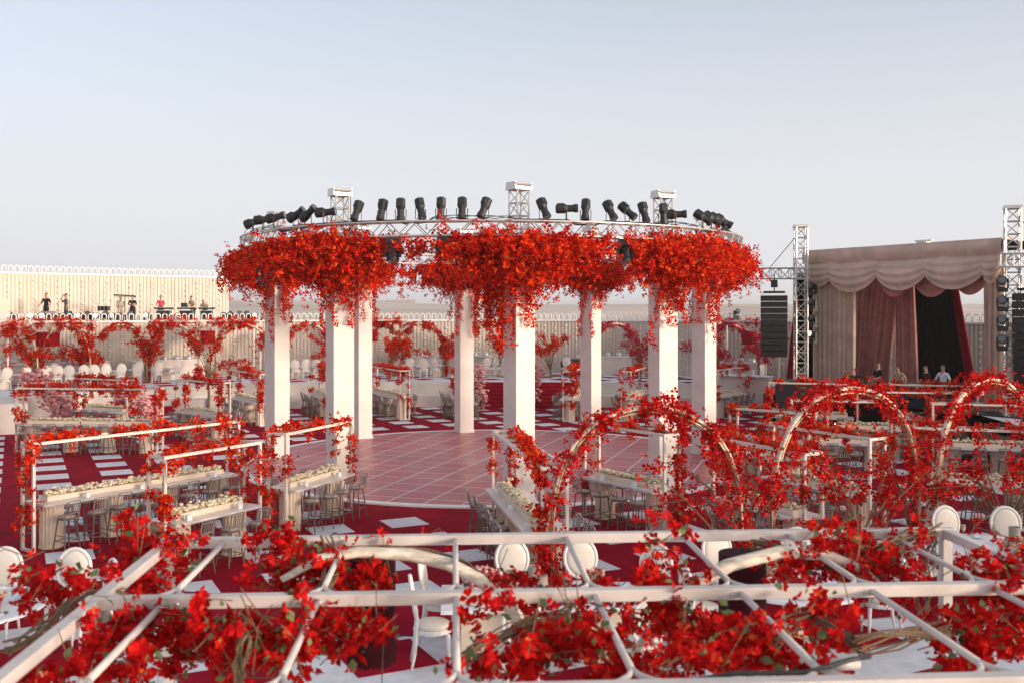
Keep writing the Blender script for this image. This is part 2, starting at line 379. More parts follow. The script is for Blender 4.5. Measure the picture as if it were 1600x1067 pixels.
# dance floor: rotated tiles clipped to a disc
DR = 8.55; drot = R(-17.5); TS = 1.075
dance = MB().lathe([(DR + 0.32, 0.004), (DR + 0.32, 0.05)], 96, (CEN.x, CEN.y, 0)).build('dance_floor', 'white_trim', None, kind='structure')
def tile_mat():
    m = mat('floor_tile', (0.36, 0.10, 0.10), 0.22, 0.2, 2.0, 0.0, spec=0.35, coat=0.0); t = m.node_tree
    ob = t.nodes.new('ShaderNodeObjectInfo'); rp = t.nodes.new('ShaderNodeValToRGB')
    cs = [(0.0, (0.36, 0.045, 0.05)), (0.35, (0.42, 0.07, 0.07)), (0.7, (0.46, 0.095, 0.095)), (1.0, (0.42, 0.02, 0.035))]
    while len(rp.color_ramp.elements) < 4: rp.color_ramp.elements.new(0.5)
    for e, (p_, c_) in zip(rp.color_ramp.elements, cs): e.position = p_; e.color = (*c_, 1)
    t.links.new(ob.outputs['Random'], rp.inputs[0])
    n = t.nodes.new('ShaderNodeTexNoise'); n.inputs['Scale'].default_value = 0.55; n.inputs['Detail'].default_value = 6
    g_ = t.nodes.new('ShaderNodeNewGeometry'); t.links.new(g_.outputs['Position'], n.inputs['Vector'])
    mx = t.nodes.new('ShaderNodeMix'); mx.data_type = 'RGBA'; mx.inputs[7].default_value = (0.50, 0.16, 0.16, 1)
    mr = t.nodes.new('ShaderNodeMapRange'); mr.inputs[1].default_value = 0.42; mr.inputs[2].default_value = 0.72; mr.inputs[4].default_value = 0.45
    t.links.new(n.outputs['Fac'], mr.inputs[0]); t.links.new(mr.outputs[0], mx.inputs[0]); t.links.new(rp.outputs[0], mx.inputs[6])
    b = t.nodes['Principled BSDF']; t.links.new(mx.outputs[2], b.inputs['Base Color'])
    m2 = t.nodes.new('ShaderNodeMapRange'); m2.inputs[3].default_value = 0.22; m2.inputs[4].default_value = 0.5
    t.links.new(n.outputs['Fac'], m2.inputs[0]); t.links.new(m2.outputs[0], b.inputs['Roughness'])
tile_mat()
def clip_disc(poly, rad, n=72):
    for k in range(n):
        a = 2 * math.pi * k / n; nx_, ny_ = math.cos(a), math.sin(a); out = []
        for i in range(len(poly)):
            p, q = poly[i], poly[(i + 1) % len(poly)]; dp = p[0] * nx_ + p[1] * ny_ - rad; dq = q[0] * nx_ + q[1] * ny_ - rad
            if dp <= 0: out.append(p)
            if dp * dq < 0: t = dp / (dp - dq); out.append((p[0] + (q[0] - p[0]) * t, p[1] + (q[1] - p[1]) * t))
        poly = out
        if len(poly) < 3: return None
    return poly
h = TS / 2 - 0.02
full = MB().prism([(-h, -h), (h, -h), (h, h), (-h, h)], -0.01, 0.0015).mesh('floor_tile', 'floor_tile')
for i in range(-9, 10):
    for j in range(-9, 10):
        c = Vector((i * TS + 0.3, j * TS + 0.2))
        if c.length > DR + TS: continue
        cr = Vector((c.x * math.cos(drot) - c.y * math.sin(drot), c.x * math.sin(drot) + c.y * math.cos(drot)))
        if c.length < DR - TS * 0.72: me = full
        else:
            pl = clip_disc([(c.x - h, c.y - h), (c.x + h, c.y - h), (c.x + h, c.y + h), (c.x - h, c.y + h)], DR)
            if not pl: continue
            me = MB().prism([(a - c.x, b - c.y) for a, b in pl], -0.01, 0.0015).mesh('floor_tile', 'floor_tile')
        link('floor_tile', me, dance, loc=(CEN.x + cr.x, CEN.y + cr.y, 0.05), rz=drot)

def resample(pts, step):
    p = np.array(pts, float); seg = np.linalg.norm(np.diff(p, axis=0), axis=1); cum = np.concatenate([[0], np.cumsum(seg)])
    n = max(2, int(cum[-1] / step)); s_ = np.linspace(0, cum[-1], n + 1); return np.stack([np.interp(s_, cum, p[:, 0]), np.interp(s_, cum, p[:, 1])], 1)
def smooth_poly(pts, it=3):
    p = np.array(pts, float)
    for _ in range(it):
        q = [p[0]]
        for a, b in zip(p, p[1:]): q += [a * 0.75 + b * 0.25, a * 0.25 + b * 0.75]
        q.append(p[-1]); p = np.array(q)
    return p
WPTS = smooth_poly([(-39, 40), (-28.5, 55.5), (-23.5, 60), (-13, 64.5), (-3, 66.8), (6, 65.5), (12.5, 61), (18, 57), (28, 48.5), (31, 36), (30, 20), (24, 4), (14, -10)])
FPTS = smooth_poly(F_FRONT, 2)
TZ = 1.3
# back terrace body (a band between its front edge and the perimeter wall)
f2 = resample(FPTS, 1.0); w2 = resample(WPTS, 1.0)
tb = [tuple(p) for p in f2] + [(20, 57.5)] + [(x, y + 0.3) for x, y in w2[::-1] if x < 20 and x > -34]
terr = MB().prism(tb, -0.05, TZ).build('back_terrace', 'plaster', None, kind='structure')
MB().prism([(x, y + 0.02) for x, y in f2] + tb[len(f2):], TZ + 0.004, TZ + 0.012).build('terrace_carpet', 'carpet_white', terr)
dia = MB().box((0, 0, 0.005), (0.9, 0.9, 0.01)).mesh('carpet_diamond', 'carpet')
for i in range(-40, 41):
    for j in range(-30, 31):
        p = Vector((0.4, 60)) + la * i * 0.92 + lb * j * 0.92
        if abs(p.x) > 0.52 * p.y or p.x > 13 or p.x < -33: continue
        yf = poly_y(F_FRONT, p.x); yw = np.interp(p.x, w2[:, 0], w2[:, 1]) 
        if yf + 0.9 < p.y < yw - 1.0: link('carpet_diamond', dia, terr, loc=(p.x, p.y, TZ + 0.014), rz=sq_rot + R(8))
# low plinth in front of the terrace wall
def inset(pts, d):
    out = []
    for i, p in enumerate(pts):
        t = pts[min(i + 1, len(pts) - 1)] - pts[max(i - 1, 0)]; t = t / np.linalg.norm(t); out.append(p + np.array([t[1], -t[0]]) * d)
    return np.array(out)
for a, b in ((-19.5, -11.5), (-9.6, -3.4), (3.4, 12.6)):
    s_ = np.array([p for p in resample(FPTS, 0.5) if a <= p[0] <= b]); q = inset(s_, 1.1)
    MB().prism([tuple(p) for p in q] + [tuple(p) for p in (s_ - np.array([0, 0.003]))[::-1]], 0.0, 0.62).build('plinth', 'plaster', terr)
# stairs
def stairs(px_name, c, wdt, n, rise, run, rz, label):
    root = thing('carpeted_stairs', label, 'stairs', (c[0], c[1], 0), rz)
    for k in range(n):
        MB().box((0, run * (k + 0.5) + 0.0, rise * (k + 1) / 2), (wdt, run - 0.002 * k, rise * (k + 1))).build('step', 'step_red', root)
        MB().box((0, run * k - 0.014, rise * (k + 1) - 0.02), (wdt, 0.024, 0.03)).build('nosing', 'carpet', root)
    return root
stairs('c', (0.2, 55.05, 0), 6.2, 7, 0.186, 0.31, 0, 'wide red carpeted stairs up to the terrace behind the dance floor')
stairs('l', (-20.3, 50.1, 0), 7.0, 7, 0.186, 0.36, R(42), 'red carpeted stairs at far left beside a white block')
# white block at far left
tag(MB().box((-23.6, 44.7, 0.66), (3.4, 3.6, 1.32), R(25)).build('white_plinth_block', 'plaster'), 'plain white plastered block at the left edge below the chairs', 'block')

# perimeter walls: fluted, with rows of bulbs and a crest of little arches
def loop_mesh(wd, ht, r):
    pts = [(-wd / 2 + r, 0, 0)]; a = wd / 2 - r
    for k in range(9): t = math.pi * (1 - k / 8); pts.append((a * math.cos(t), 0, ht - a + a * math.sin(t)))
    pts.append((a, 0, 0)); return MB().tube(pts, r, 6).mesh('crest_loop', 'white_trim', True)
LOOP = loop_mesh(0.33, 0.40, 0.034)
BULB = MB().lathe([(0.02, -0.06), (0.062, -0.03), (0.066, 0.02), (0.03, 0.06)], 8).mesh('bulb', 'bulb', True)
def fluted_wall(name, label, pts, z0, z1, loops=(None, None), bulb_parts=None, phase=0):
    root = thing(name, label, 'wall')
    q = resample(pts, 0.115); nq = len(q); o = []
    for i in range(nq):
        t = q[min(i + 1, nq - 1)] - q[max(i - 1, 0)]; t /= np.linalg.norm(t); o.append((t[1], -t[0]))
    mb = MB()
    for i in range(nq - 1):
        n_ = o[i]; dep = 0.05 if i % 2 else 0.0
        a = q[i] + np.array(n_) * dep; b = q[i + 1] + np.array(n_) * dep; k = len(mb.v)
        mb.v += [(a[0], a[1], z0), (b[0], b[1], z0), (b[0], b[1], z1), (a[0], a[1], z1)]; mb.f.append((k, k + 1, k + 2, k + 3))
        c = q[i + 1] + np.array(o[i + 1]) * (0.0 if i % 2 else 0.05); k = len(mb.v)
        mb.v += [(b[0], b[1], z0), (c[0], c[1], z0), (c[0], c[1], z1), (b[0], b[1], z1)]; mb.f.append((k, k + 1, k + 2, k + 3))
    mb.build('fluted_panel', 'wall', root)
    back = MB(); cap = MB()
    for i in range(0, nq - 6, 6):
        a = q[i] - np.array(o[i]) * 0.16; b = q[i + 6] - np.array(o[i + 6]) * 0.16
        back.bar((a[0], a[1], (z0 + z1) / 2), (b[0], b[1], (z0 + z1) / 2), 0.24, z1 - z0 - 0.02)
        a2 = q[i] - np.array(o[i]) * 0.06; b2 = q[i + 6] - np.array(o[i + 6]) * 0.06
        cap.bar((a2[0], a2[1], z1 + 0.05), (b2[0], b2[1], z1 + 0.05), 0.36, 0.10)
    back.build('core', 'plaster', root); cap.build('coping', 'white_trim', root)
    lq = resample(pts, 0.385)
    for i, p in enumerate(lq[1:-1]):
        if abs(p[0]) > p[1] * 0.53: continue
        if loops[0] is not None and not (loops[0] <= p[0] <= loops[1]): continue
        t = lq[i + 2] - lq[i]; link('crest_loop', LOOP, root, loc=(p[0], p[1], z1 + 0.10), rz=math.atan2(t[1], t[0]))
    bq = resample(pts, 0.72); pos = []
    for i, p in enumerate(bq[1:-1]):
        if abs(p[0]) > p[1] * 0.53: continue
        t = bq[i + 2] - bq[i]; t /= np.linalg.norm(t); n_ = np.array([t[1], -t[0]])
        for k in range(int((z1 - z0 - 0.5) / 0.36)):
            pos.append((p[0] + n_[0] * 0.10, p[1] + n_[1] * 0.10, z0 + 0.4 + 0.36 * (k + 0.5 * (i % 2))))
    pos.sort(key=lambda p: p[1]); 
    for p in pos[:bulb_parts]: link('bulb', BULB, root, loc=p)
    if len(pos) > (bulb_parts or 0): blobs('bulb', np.array(pos[bulb_parts:]), 0.07, 'bulb', root)
    return root
fluted_wall('perimeter_wall', 'long fluted cream wall with bulbs and arched crest behind the terrace', WPTS, TZ, 4.68, bulb_parts=160)
UW = smooth_poly([(-39, 50), (-31, 60), (-25.5, 65), (-19.6, 69)], 2)
fluted_wall('upper_wall', 'taller fluted cream wall with arched crest behind the musicians', UW, 4.5, 7.62, bulb_parts=200)
pf = [tuple(p + np.array([0.1, 0.35])) for p in resample(WPTS, 1.0) if -35 < p[0] < -8.0]
MB().prism(pf + [(-8, 71), (-18, 71)] + [tuple(p + np.array([0, -0.3])) for p in UW[::-1]] , 4.0, 4.58).build('musician_platform', 'plaster', None, kind='structure')
MB().box((-31.0, 58.6, 5.35), (2.4, 0.3, 1.5), R(40)).build('side_panel', 'wall', bpy.data.objects['upper_wall'])

# near terrace under the camera
NZ = 1.0
arc = [(CEN.x + 20.9 * math.cos(a), CEN.y + 20.9 * math.sin(a)) for a in np.linspace(R(-152), R(-28), 60)]
near = MB().prism(arc + [(19, 2), (-20, 2)], -0.05, NZ).build('near_terrace', 'plaster', None, kind='structure')
MB().prism([(x, y - 0.02) for x, y in arc] + [(19, 2), (-20, 2)], NZ + 0.004, NZ + 0.012).build('terrace_carpet', 'carpet_white', near)
dn = MB().box((0, 0, 0.005), (1.05, 1.05, 0.01)).mesh('carpet_diamond', 'carpet')
for i in range(-12, 13):
    for j in range(-12, 13):
        p = Vector((-1.6, 12.6)) + la * i + lb * j
        if abs(p.x) < 0.62 * p.y and 4.5 < p.y and (p - CEN.xy).length > 21.7: link('carpet_diamond', dn, near, loc=(p.x, p.y, NZ + 0.014), rz=sq_rot)
band = [(CEN.x + r_ * math.cos(a), CEN.y + r_ * math.sin(a)) for r_, aa in ((20.95, np.linspace(R(-150), R(-30), 50)), (22.6, np.linspace(R(-30), R(-150), 50))) for a in aa]
bm_red = MB(); nb = len(band) // 2
for i in range(nb - 1): 
    a, b, c, d = band[i], band[i + 1], band[2 * nb - 2 - i], band[2 * nb - 1 - i]
    bm_red.add([(a[0], a[1], NZ + 0.03), (b[0], b[1], NZ + 0.03), (c[0], c[1], NZ + 0.03), (d[0], d[1], NZ + 0.03)], [(3, 2, 1, 0)])
bm_red.build('carpet_border', 'carpet', near)

# ================================================================ ROTUNDA
COLS = [  # pixel x, depth, turn of the right-hand face, label
    (433, 36.6, 34, 'square white column at the far left of the flower canopy'),
    (531, 29.7, 22, 'left one of the three front white columns under the canopy'),
    (565, 41.9, 30, 'white column half hidden behind the left front column'),
    (725, 44.0, 24, 'back white column left of the red stairs'),
    (811, 28.2, 35, 'middle front white column nearest the camera'),
    (923, 43.3, 49, 'back white column right of the red stairs'),
    (1036, 30.2, 32, 'right one of the three front white columns under the canopy'),
    (1100, 37.3, 50, 'square white column at the far right of the flower canopy')]
RZ0, RZ1 = 7.45, 7.85; RING = 8.62
colpos = []
for px, d, th, lab in COLS:
    x = (px - 800) / FPX * d; brg = math.atan2(x, d)
    rz = R(th) - brg
    c = thing('column', lab, 'column', (x, d, 0.052 if (Vector((x, d)) - CEN.xy).length < DR else 0.0), rz, 'eight white columns of the rotunda')
    MB().box((0, 0, 3.12), (0.64, 0.64, 6.14)).build('shaft', 'column', c)
    MB().box((0, 0, 0.04), (0.70, 0.70, 0.08)).build('base', 'column', c)
    MB().box((0, 0, 6.215), (0.68, 0.68, 0.05)).build('cap', 'column', c)
    colpos.append(Vector((x, d)))
    t = thing('truss_tower', 'silver truss tower above the ' + lab.replace('square ', '')[:200].split(' of the flower')[0].split(' under')[0], 'truss', (x, d, 6.24), rz, 'truss towers above the columns')
    truss(t, (0, 0, 0.0), (0, 0, 2.55), 0.40, 0.026)
    MB().box((0, 0, 2.60), (0.58, 0.52, 0.09)).build('head_plate', 'aluminium', t)
    MB().tube([(-0.29, -0.2, 2.72), (0.29, -0.2, 2.72)], 0.05, 8).build('roller', 'aluminium', t)
    MB().tube([(-0.29, 0.2, 2.72), (0.29, 0.2, 2.72)], 0.05, 8).build('roller', 'aluminium', t)
    for s_ in (-0.28, 0.28): MB().box((s_, 0, 2.71), (0.03, 0.46, 0.13)).build('cheek', 'aluminium', t)
    MB().tube([(0.34, 0, 2.7), (0.35, 0.0, 1.2), (0.33, 0, 0.4)], 0.011, 4).build('cable', 'black', t)
# ring truss
ring = thing('ring_truss', 'circular silver lighting truss above the red flowers', 'truss', (CEN.x, CEN.y, 0))
for rr in (RING - 0.19, RING + 0.19):
    for z in (RZ0, RZ1):
        MB().tube([(rr * math.cos(2 * math.pi * k / 96), rr * math.sin(2 * math.pi * k / 96), z) for k in range(97)], 0.03, 6, cap=False).build('chord', 'aluminium', ring, True)
lc = MB(); nb_ = 132
for k in range(nb_):
    a, b = 2 * math.pi * k / nb_, 2 * math.pi * (k + 1) / nb_
    z0, z1 = (RZ0, RZ1) if k % 2 else (RZ1, RZ0)
    for rr in (RING - 0.19, RING + 0.19): lc.tube([(rr * math.cos(a), rr * math.sin(a), z0), (rr * math.cos(b), rr * math.sin(b), z1)], 0.016, 4, cap=False)
    for z in (RZ0, RZ1): lc.tube([((RING - .19) * math.cos(a), (RING - .19) * math.sin(a), z), ((RING + .19) * math.cos(b), (RING + .19) * math.sin(b), z)], 0.012, 4, cap=False)
lc.build('lacing', 'aluminium', ring)
for q in range(3):
    kk = 260; MB().tube([((RING + 0.12 * (q - 1) + rng.normal(0, .03)) * math.cos(2 * math.pi * k / kk), (RING + 0.12 * (q - 1) + rng.normal(0, .03)) * math.sin(2 * math.pi * k / kk), RZ1 + 0.05 + 0.10 * abs(math.sin(k * 0.31 + q)) * (k % 37 < 14) - 0.12 * (k % 23 < 4)) for k in range(kk)], 0.011, 4, cap=False).build('cable', 'black', ring)
# profile spotlights on the ring
def spot_proto():
    s = thing('stage_spotlight', 'x', 'spotlight')
    MB().tube([(0, -0.02, 0), (0, 0.02, 0.0), (0, 0.06, 0.02)], 0.035, 6).build('clamp', 'black', s)
    MB().tube([(-0.15, 0, 0.32), (-0.15, 0, 0.06), (0.15, 0, 0.06), (0.15, 0, 0.32)], 0.014, 4).build('yoke', 'black', s)
    return s
def spot_body(tilt, big=1.0):
    b = MB(); b.lathe([(0.085, -0.30), (0.13, -0.27), (0.135, -0.05), (0.115, 0.0), (0.10, 0.03), (0.10, 0.20), (0.118, 0.21), (0.118, 0.32)], 12)
    b.box((0, 0.12, -0.16), (0.15, 0.06, 0.2)); b.xform(Matrix.Rotation(R(tilt), 4, 'X')); return b
SPB = {}
def spot(px, d, tilt, yaw, label, lens=True):
    x = (px - 800) / FPX * d
    s = thing('stage_spotlight', label, 'spotlight', (x, d, RZ1 + 0.03), R(yaw), 'spotlights on the ring truss')
    if 'y' not in SPB:
        SPB['y'] = MB().tube([(-0.15, 0, 0.32), (-0.15, 0, 0.04), (0.15, 0, 0.04), (0.15, 0, 0.32)], 0.014, 4).mesh('yoke', 'black')
        SPB['c'] = MB().box((0, 0, 0.02), (0.07, 0.09, 0.06)).mesh('clamp', 'black')
    link('yoke', SPB['y'], s); link('clamp', SPB['c'], s)
    k = int(tilt)
    if k not in SPB:
        SPB[k] = spot_body(k).mesh('body', 'black', False)
        ln = MB().lathe([(0.10, 0.315), (0.10, 0.322)], 12).xform(Matrix.Rotation(R(k), 4, 'X')); SPB[('l', k)] = ln.mesh('lens', 'lens')
    b = link('body', SPB[k], s, loc=(0, 0, 0.34)); link('lens', SPB[('l', k)], b)
    return s
def ring_d(px, front=True):
    m = (px - 800) / FPX; A = 1 + m * m; B = -2 * (m * CEN.x + CEN.y); C_ = CEN.x ** 2 + CEN.y ** 2 - RING ** 2
    D_ = B * B - 4 * A * C_
    if D_ < 0: return CEN.y
    return (-B + (-1 if front else 1) * math.sqrt(D_)) / (2 * A)
SP = [(395, 1, 65, 100), (411, 1, 80, 95), (430, 1, 75, 80), (462, 1, 60, 70), (481, 1, 55, 60), (508, 1, 85, 80), (558, 1, 150, -30), (597, 1, 160, -25), (626, 1, 178, 0), (657, 1, 155, 28),
      (689, 1, 172, -8), (722, 1, 165, 0), (757, 1, 148, -40), (849, 1, 148, 40), (885, 1, 88, 90), (915, 1, 160, -12), (953, 1, 145, 40), (980, 1, 130, 60), (1006, 1, 155, 30), (1037, 1, 172, 5),
      (1056, 1, 88, 80), (1098, 1, 125, 75), (1112, 1, 125, 80), (1121, 1, 122, 80), (1130, 1, 120, 80), (1138, 0, 120, 85)]
words = 'first second third fourth fifth sixth seventh eighth ninth tenth eleventh twelfth thirteenth fourteenth fifteenth sixteenth seventeenth eighteenth nineteenth twentieth twenty-first twenty-second twenty-third twenty-fourth twenty-fifth twenty-sixth twenty-seventh twenty-eighth twenty-ninth thirtieth'.split()
words += [w_ + ' more' for w_ in words]
for i, (px, fr, ti, ya) in enumerate(SP):
    spot(px, ring_d(px, fr), ti, ya, 'black profile spotlight on the ring truss, %s from the left' % words[i])
# moving heads hung under the ring
def moving_head(loc, rz, label, group, hang=True, glint=False, tilt=20, sc=1.0):
    s = thing('moving_head_light', label, 'stage light', loc, rz, group); s.scale = (sc,) * 3; u = -1 if hang else 1
    MB().box((0, 0, u * 0.07), (0.34, 0.26, 0.14)).build('base', 'black', s)
    y = MB(); y.box((-0.17, 0, u * 0.30), (0.05, 0.12, 0.34)); y.box((0.17, 0, u * 0.30), (0.05, 0.12, 0.34)); y.box((0, 0, u * 0.155), (0.38, 0.14, 0.04)); y.build('yoke', 'black', s)
    mt = Matrix.Translation((0, 0, u * 0.38)) @ Matrix.Rotation(R(tilt), 4, 'X')
    hd = MB().lathe([(0.08, -0.2), (0.135, -0.14), (0.14, 0.08), (0.155, 0.12), (0.155, 0.2)], 14).xform(mt).build('head', 'black_gloss', s)
    MB().lathe([(0.13, 0.195), (0.12, 0.205)], 14).xform(mt).build('lens', 'lens_glint' if glint else 'lens', hd)
    return s
for i, (px, z) in enumerate(((412, 6.85), (614, 7.4), (694, 7.4), (906, 7.4), (977, 7.4), (1119, 6.85))):
    d = ring_d(px) - 0.25
    moving_head(((px - 800) / FPX * d, d, z), 0, 'black moving head light hanging among the red flowers, %s from the left' % words[i], 'moving heads hung in the flowers', True, False, 150 + 15 * (i % 3), 1.15)

# flower canopy: one big cluster at every column, thin garland between
can = thing('flower_canopy', 'ring of red bougainvillea hanging round the tops of the columns', 'flowers')
def cross_noise(a): return 0.5 + 0.5 * math.sin(a * 3.1 + 1) * math.sin(a * 7.7)
for (px, d, th, lab), cpn in zip(COLS, colpos):
    rad = (cpn - CEN.xy); ang = math.atan2(rad.y, rad.x); front = d < 32; n = 900 if front else 620
    a = rng.normal(0, 0.115, n); a = np.where(np.abs(a) > 0.29, rng.uniform(-.27, .27, n), a); fall = 1 - np.abs(a) / 0.32
    ph = rng.uniform(0, 2 * math.pi, n); rr = np.sqrt(rng.uniform(0.05, 1, n))
    zc = 7.14 - 0.30 * fall ** 1.4; hz = 0.16 + 0.32 * fall; hr = 0.40 + 0.62 * fall - 0.45 * np.clip(-np.sin(ph), 0, 1) * fall
    r_ = RING + 0.05 + rr * np.cos(ph) * hr; z_ = zc + rr * np.sin(ph) * hz
    A = ang + a
    S = np.stack([CEN.x + r_ * np.cos(A), CEN.y + r_ * np.sin(A), z_], 1)
    D = np.stack([np.cos(ph) * np.cos(A) + rng.normal(0, .5, n), np.cos(ph) * np.sin(A) + rng.normal(0, .5, n), np.sin(ph) * 0.8 + rng.normal(0, .4, n)], 1)
    C = sprigs(S, D, np.where(rng.uniform(size=n) < 0.22, rng.uniform(0.6, 1.0, n), rng.uniform(0.15, 0.5, n)), 9, 0.22, 0.055)
    # ivy-like strands down the shaft
    st = []
    for q in range(14 if front else 11):
        a0 = rng.uniform(-math.pi, 0) + rng.choice([0, 0.5]); rs_ = rng.uniform(0.42, 0.62); o = np.array([cpn.x + rs_ * math.cos(a0), cpn.y + rs_ * math.sin(a0)]); L = rng.choice([0.6, 1.0, 1.5, 2.2], p=[.3, .3, .24, .16]); k = int(L / 0.045)
        t = np.linspace(0, 1, k); st.append(np.stack([o[0] + 0.05 * np.sin(t * 9 + a0) + rng.normal(0, .045, k), o[1] + rng.normal(0, .045, k), 6.65 - t * (L + 0.2)], 1))
    petals('flower_cluster', np.concatenate([C] + st), 0.098, 'petal', can)
    leaves('leaf_cluster', C[rng.choice(len(C), 260)] + rng.normal(0, .04, (260, 3)), 0.09, 'leaf', can)
    tw = MB()
    for q in range(16): 
        i = rng.integers(n); tw.tube([tuple(S[i]), tuple(S[i] + nrm(D[i]) * 0.35), tuple(S[i] + nrm(D[i]) * 0.7 - np.array([0, 0, 0.1]))], 0.008, 4)
    tw.build('twigs', 'stem', can, kind='stuff')
n = 900; A = rng.uniform(0, 2 * math.pi, n); ph = rng.uniform(0, 2 * math.pi, n)
back = (np.sin(A) > 0.1)
zz = np.where(back, 6.95, 7.2); hh = np.where(back, 0.42, 0.14)
S = np.stack([CEN.x + (RING + np.cos(ph) * 0.35) * np.cos(A), CEN.y + (RING + np.cos(ph) * 0.35) * np.sin(A), zz + np.sin(ph) * hh], 1)
C = sprigs(S, rng.normal(size=(n, 3)) + np.stack([np.cos(A) * np.cos(ph), np.sin(A) * np.cos(ph), -0.2 + 0 * A], 1), rng.uniform(0.2, 0.55, n), 7, 0.4, 0.05)
petals('flower_garland', C, 0.098, 'petal', can)
# the long swag hanging between the two middle columns
hang = []
for q in range(34):
    x0 = rng.normal(-0.55, 0.42); y0 = rng.uniform(28.2, 29.6); L = rng.uniform(0.5, 2.0) * (1.0 if abs(x0 + 0.55) < 0.5 else 0.6); k = int(L / 0.035)
    t = np.linspace(0, 1, k); hang.append(np.stack([x0 + rng.normal(0, .06, k), y0 + rng.normal(0, .06, k), 6.6 - t * L], 1))
petals('hanging_swag', np.concatenate(hang), 0.098, 'petal', can)

# ================================================================ BAR TABLES
FL = MB().lathe([(0.275, 0.0), (0.275, 0.05), (0.262, 0.06), (0.262, 0.985), (0.275, 0.99), (0.275, 1.008)], 40, flute=0.075).mesh('pedestal', 'flute')
def stool_proto(simple=False):
    s = thing('bar_stool', 'x', 'stool')
    sb = MB().lathe([(0.17, 0.715), (0.205, 0.72), (0.21, 0.745), (0.19, 0.755)], 12, sy=0.95); sb.build('seat', 'stool', s)
    MB().lathe([(0.185, 0.757), (0.195, 0.772), (0.18, 0.792), (0.1, 0.80)], 12, sy=0.95).build('cushion', 'cushion', s, True)
    L = MB()
    for sx_ in (-1, 1):
        for sy_ in (-1, 1):
            m_ = MB() if not simple else L
            m_.tube([(0.13 * sx_, 0.13 * sy_, 0.72), (0.205 * sx_, 0.205 * sy_, 0.0)], [0.019, 0.015], 6)
            if not simple: m_.build('leg', 'stool', s)
    fr = L if simple else MB()
    for z, q in ((0.24, 0.181), (0.36, 0.168)):
        c = [(q, q, z), (q, -q, z), (-q, -q, z), (-q, q, z)]
        for i in range(4):
            if z > 0.3 and i % 2: continue
            fr.tube([c[i], c[(i + 1) % 4]], 0.011, 5)
    fr.build('legs' if simple else 'foot_rail', 'stool', s)
    b = MB(); y0, y1 = -0.175, -0.25
    for sx_ in (-1, 1): b.tube([(0.165 * sx_, y0, 0.73), (0.172 * sx_, y0 - 0.02, 0.9), (0.165 * sx_, y1, 1.13)], 0.017, 5)
    for z, k in ((1.13, 0.0), (1.08, 0.01), (0.86, 0.045)): b.tube([(-0.165, y1 + k, z), (-0.08, y1 + k - 0.02, z + 0.01), (0.08, y1 + k - 0.02, z + 0.01), (0.165, y1 + k, z)], 0.014, 5)
    for i in range(5):
        x = -0.11 + 0.055 * i; b.tube([(x, y1 + 0.03, 0.86), (x, y1 - 0.008, 1.08)], [0.011, 0.013], 5)
    b.build('backrest', 'stool_back', s)
    return s
STOOL = stool_proto(); STOOL_S = stool_proto(True)
used = set()
def put_stool(loc, rz, label, simple):
    src = STOOL_S if simple else STOOL
    if src.name not in used:
        used.add(src.name); src.location = loc; src.rotation_euler = (0, 0, rz); src['label'] = label; src['group'] = 'bar stools along the high tables'; return
    copy_tree(src, loc, rz, label, 'bar stools along the high tables')
CUBE = MB().box((0, 0, 0.055), (0.105, 0.105, 0.11)).mesh('holder', 'china')
WICK = MB().lathe([(0.036, 0.11), (0.036, 0.118)], 8).mesh('candle', 'candle')
TABLES = [  # near end, other end (world), short name used in labels, stool sides (-1 = right of the axis, 1 = left), frame width, rungs
    ((-10.75, 22.4), (-7.6, 26.7), 'the long near-left table', 3),
    ((-7.15, 20.35), (-5.95, 22.4), 'the short table left of the arbour', 3),
    ((-5.6, 24.1), (-4.6, 26.7), 'the table by the left front column', 3),
    ((0.78, 18.9), (-0.2, 24.3), 'the long table at centre front', 3),
    ((3.75, 23.95), (2.2, 26.25), 'the table inside the nearest arch', 3),
    ((6.2, 20.8), (5.0, 23.3), 'the table behind the arch foot', 3),
    ((8.4, 23.2), (6.8, 26.2), 'the table behind the second arch', 3),
    ((12.9, 24.6), (10.4, 25.4), 'the near-right table behind white chairs', 3),
    ((9.4, 33.0), (12.2, 32.5), 'the table in the middle of the right group', 3),
    ((13.6, 31.9), (17.2, 31.0), 'the table at the right picture edge', 3),
    ((11.8, 36.8), (16.0, 36.0), 'the long table before the stage', 3),
    ((15.4, 40.2), (18.2, 39.3), 'the table nearest the right tower', 1),
    ((10.8, 41.2), (13.8, 40.2), 'the table nearest the left speaker', 3),
    ((8.6, 29.0), (6.9, 30.4), 'the table right of the dance floor', 3),
    ((-18.8, 38.3), (-13.5, 37.8), 'the long table below the pink flowers', 3),
    ((-18.9, 43.8), (-16.4, 42.6), 'the table below the left stairs', 3),
    ((-14.2, 43.0), (-11.9, 41.0), 'the table left of the leftmost column', 3),
    ((-13.9, 50.0), (-11.6, 46.6), 'the table behind the leftmost column', 3),
    ((-10.4, 53.0), (-8.9, 48.8), 'the back table between the left columns', 3),
    ((-7.4, 53.4), (-5.35, 49.2), 'the back table left of the stairs', 3),
    ((-2.95, 53.4), (-2.45, 48.7), 'the back table behind the stair-side column', 3),
    ((3.7, 53.0), (2.75, 48.5), 'the back table right of the stairs', 3),
    ((6.9, 52.4), (5.6, 48.6), 'the back table between the right columns', 3),
    ((10.2, 50.0), (12.1, 52.4), 'the back table by the white counter', 3),
]
FH = 2.45
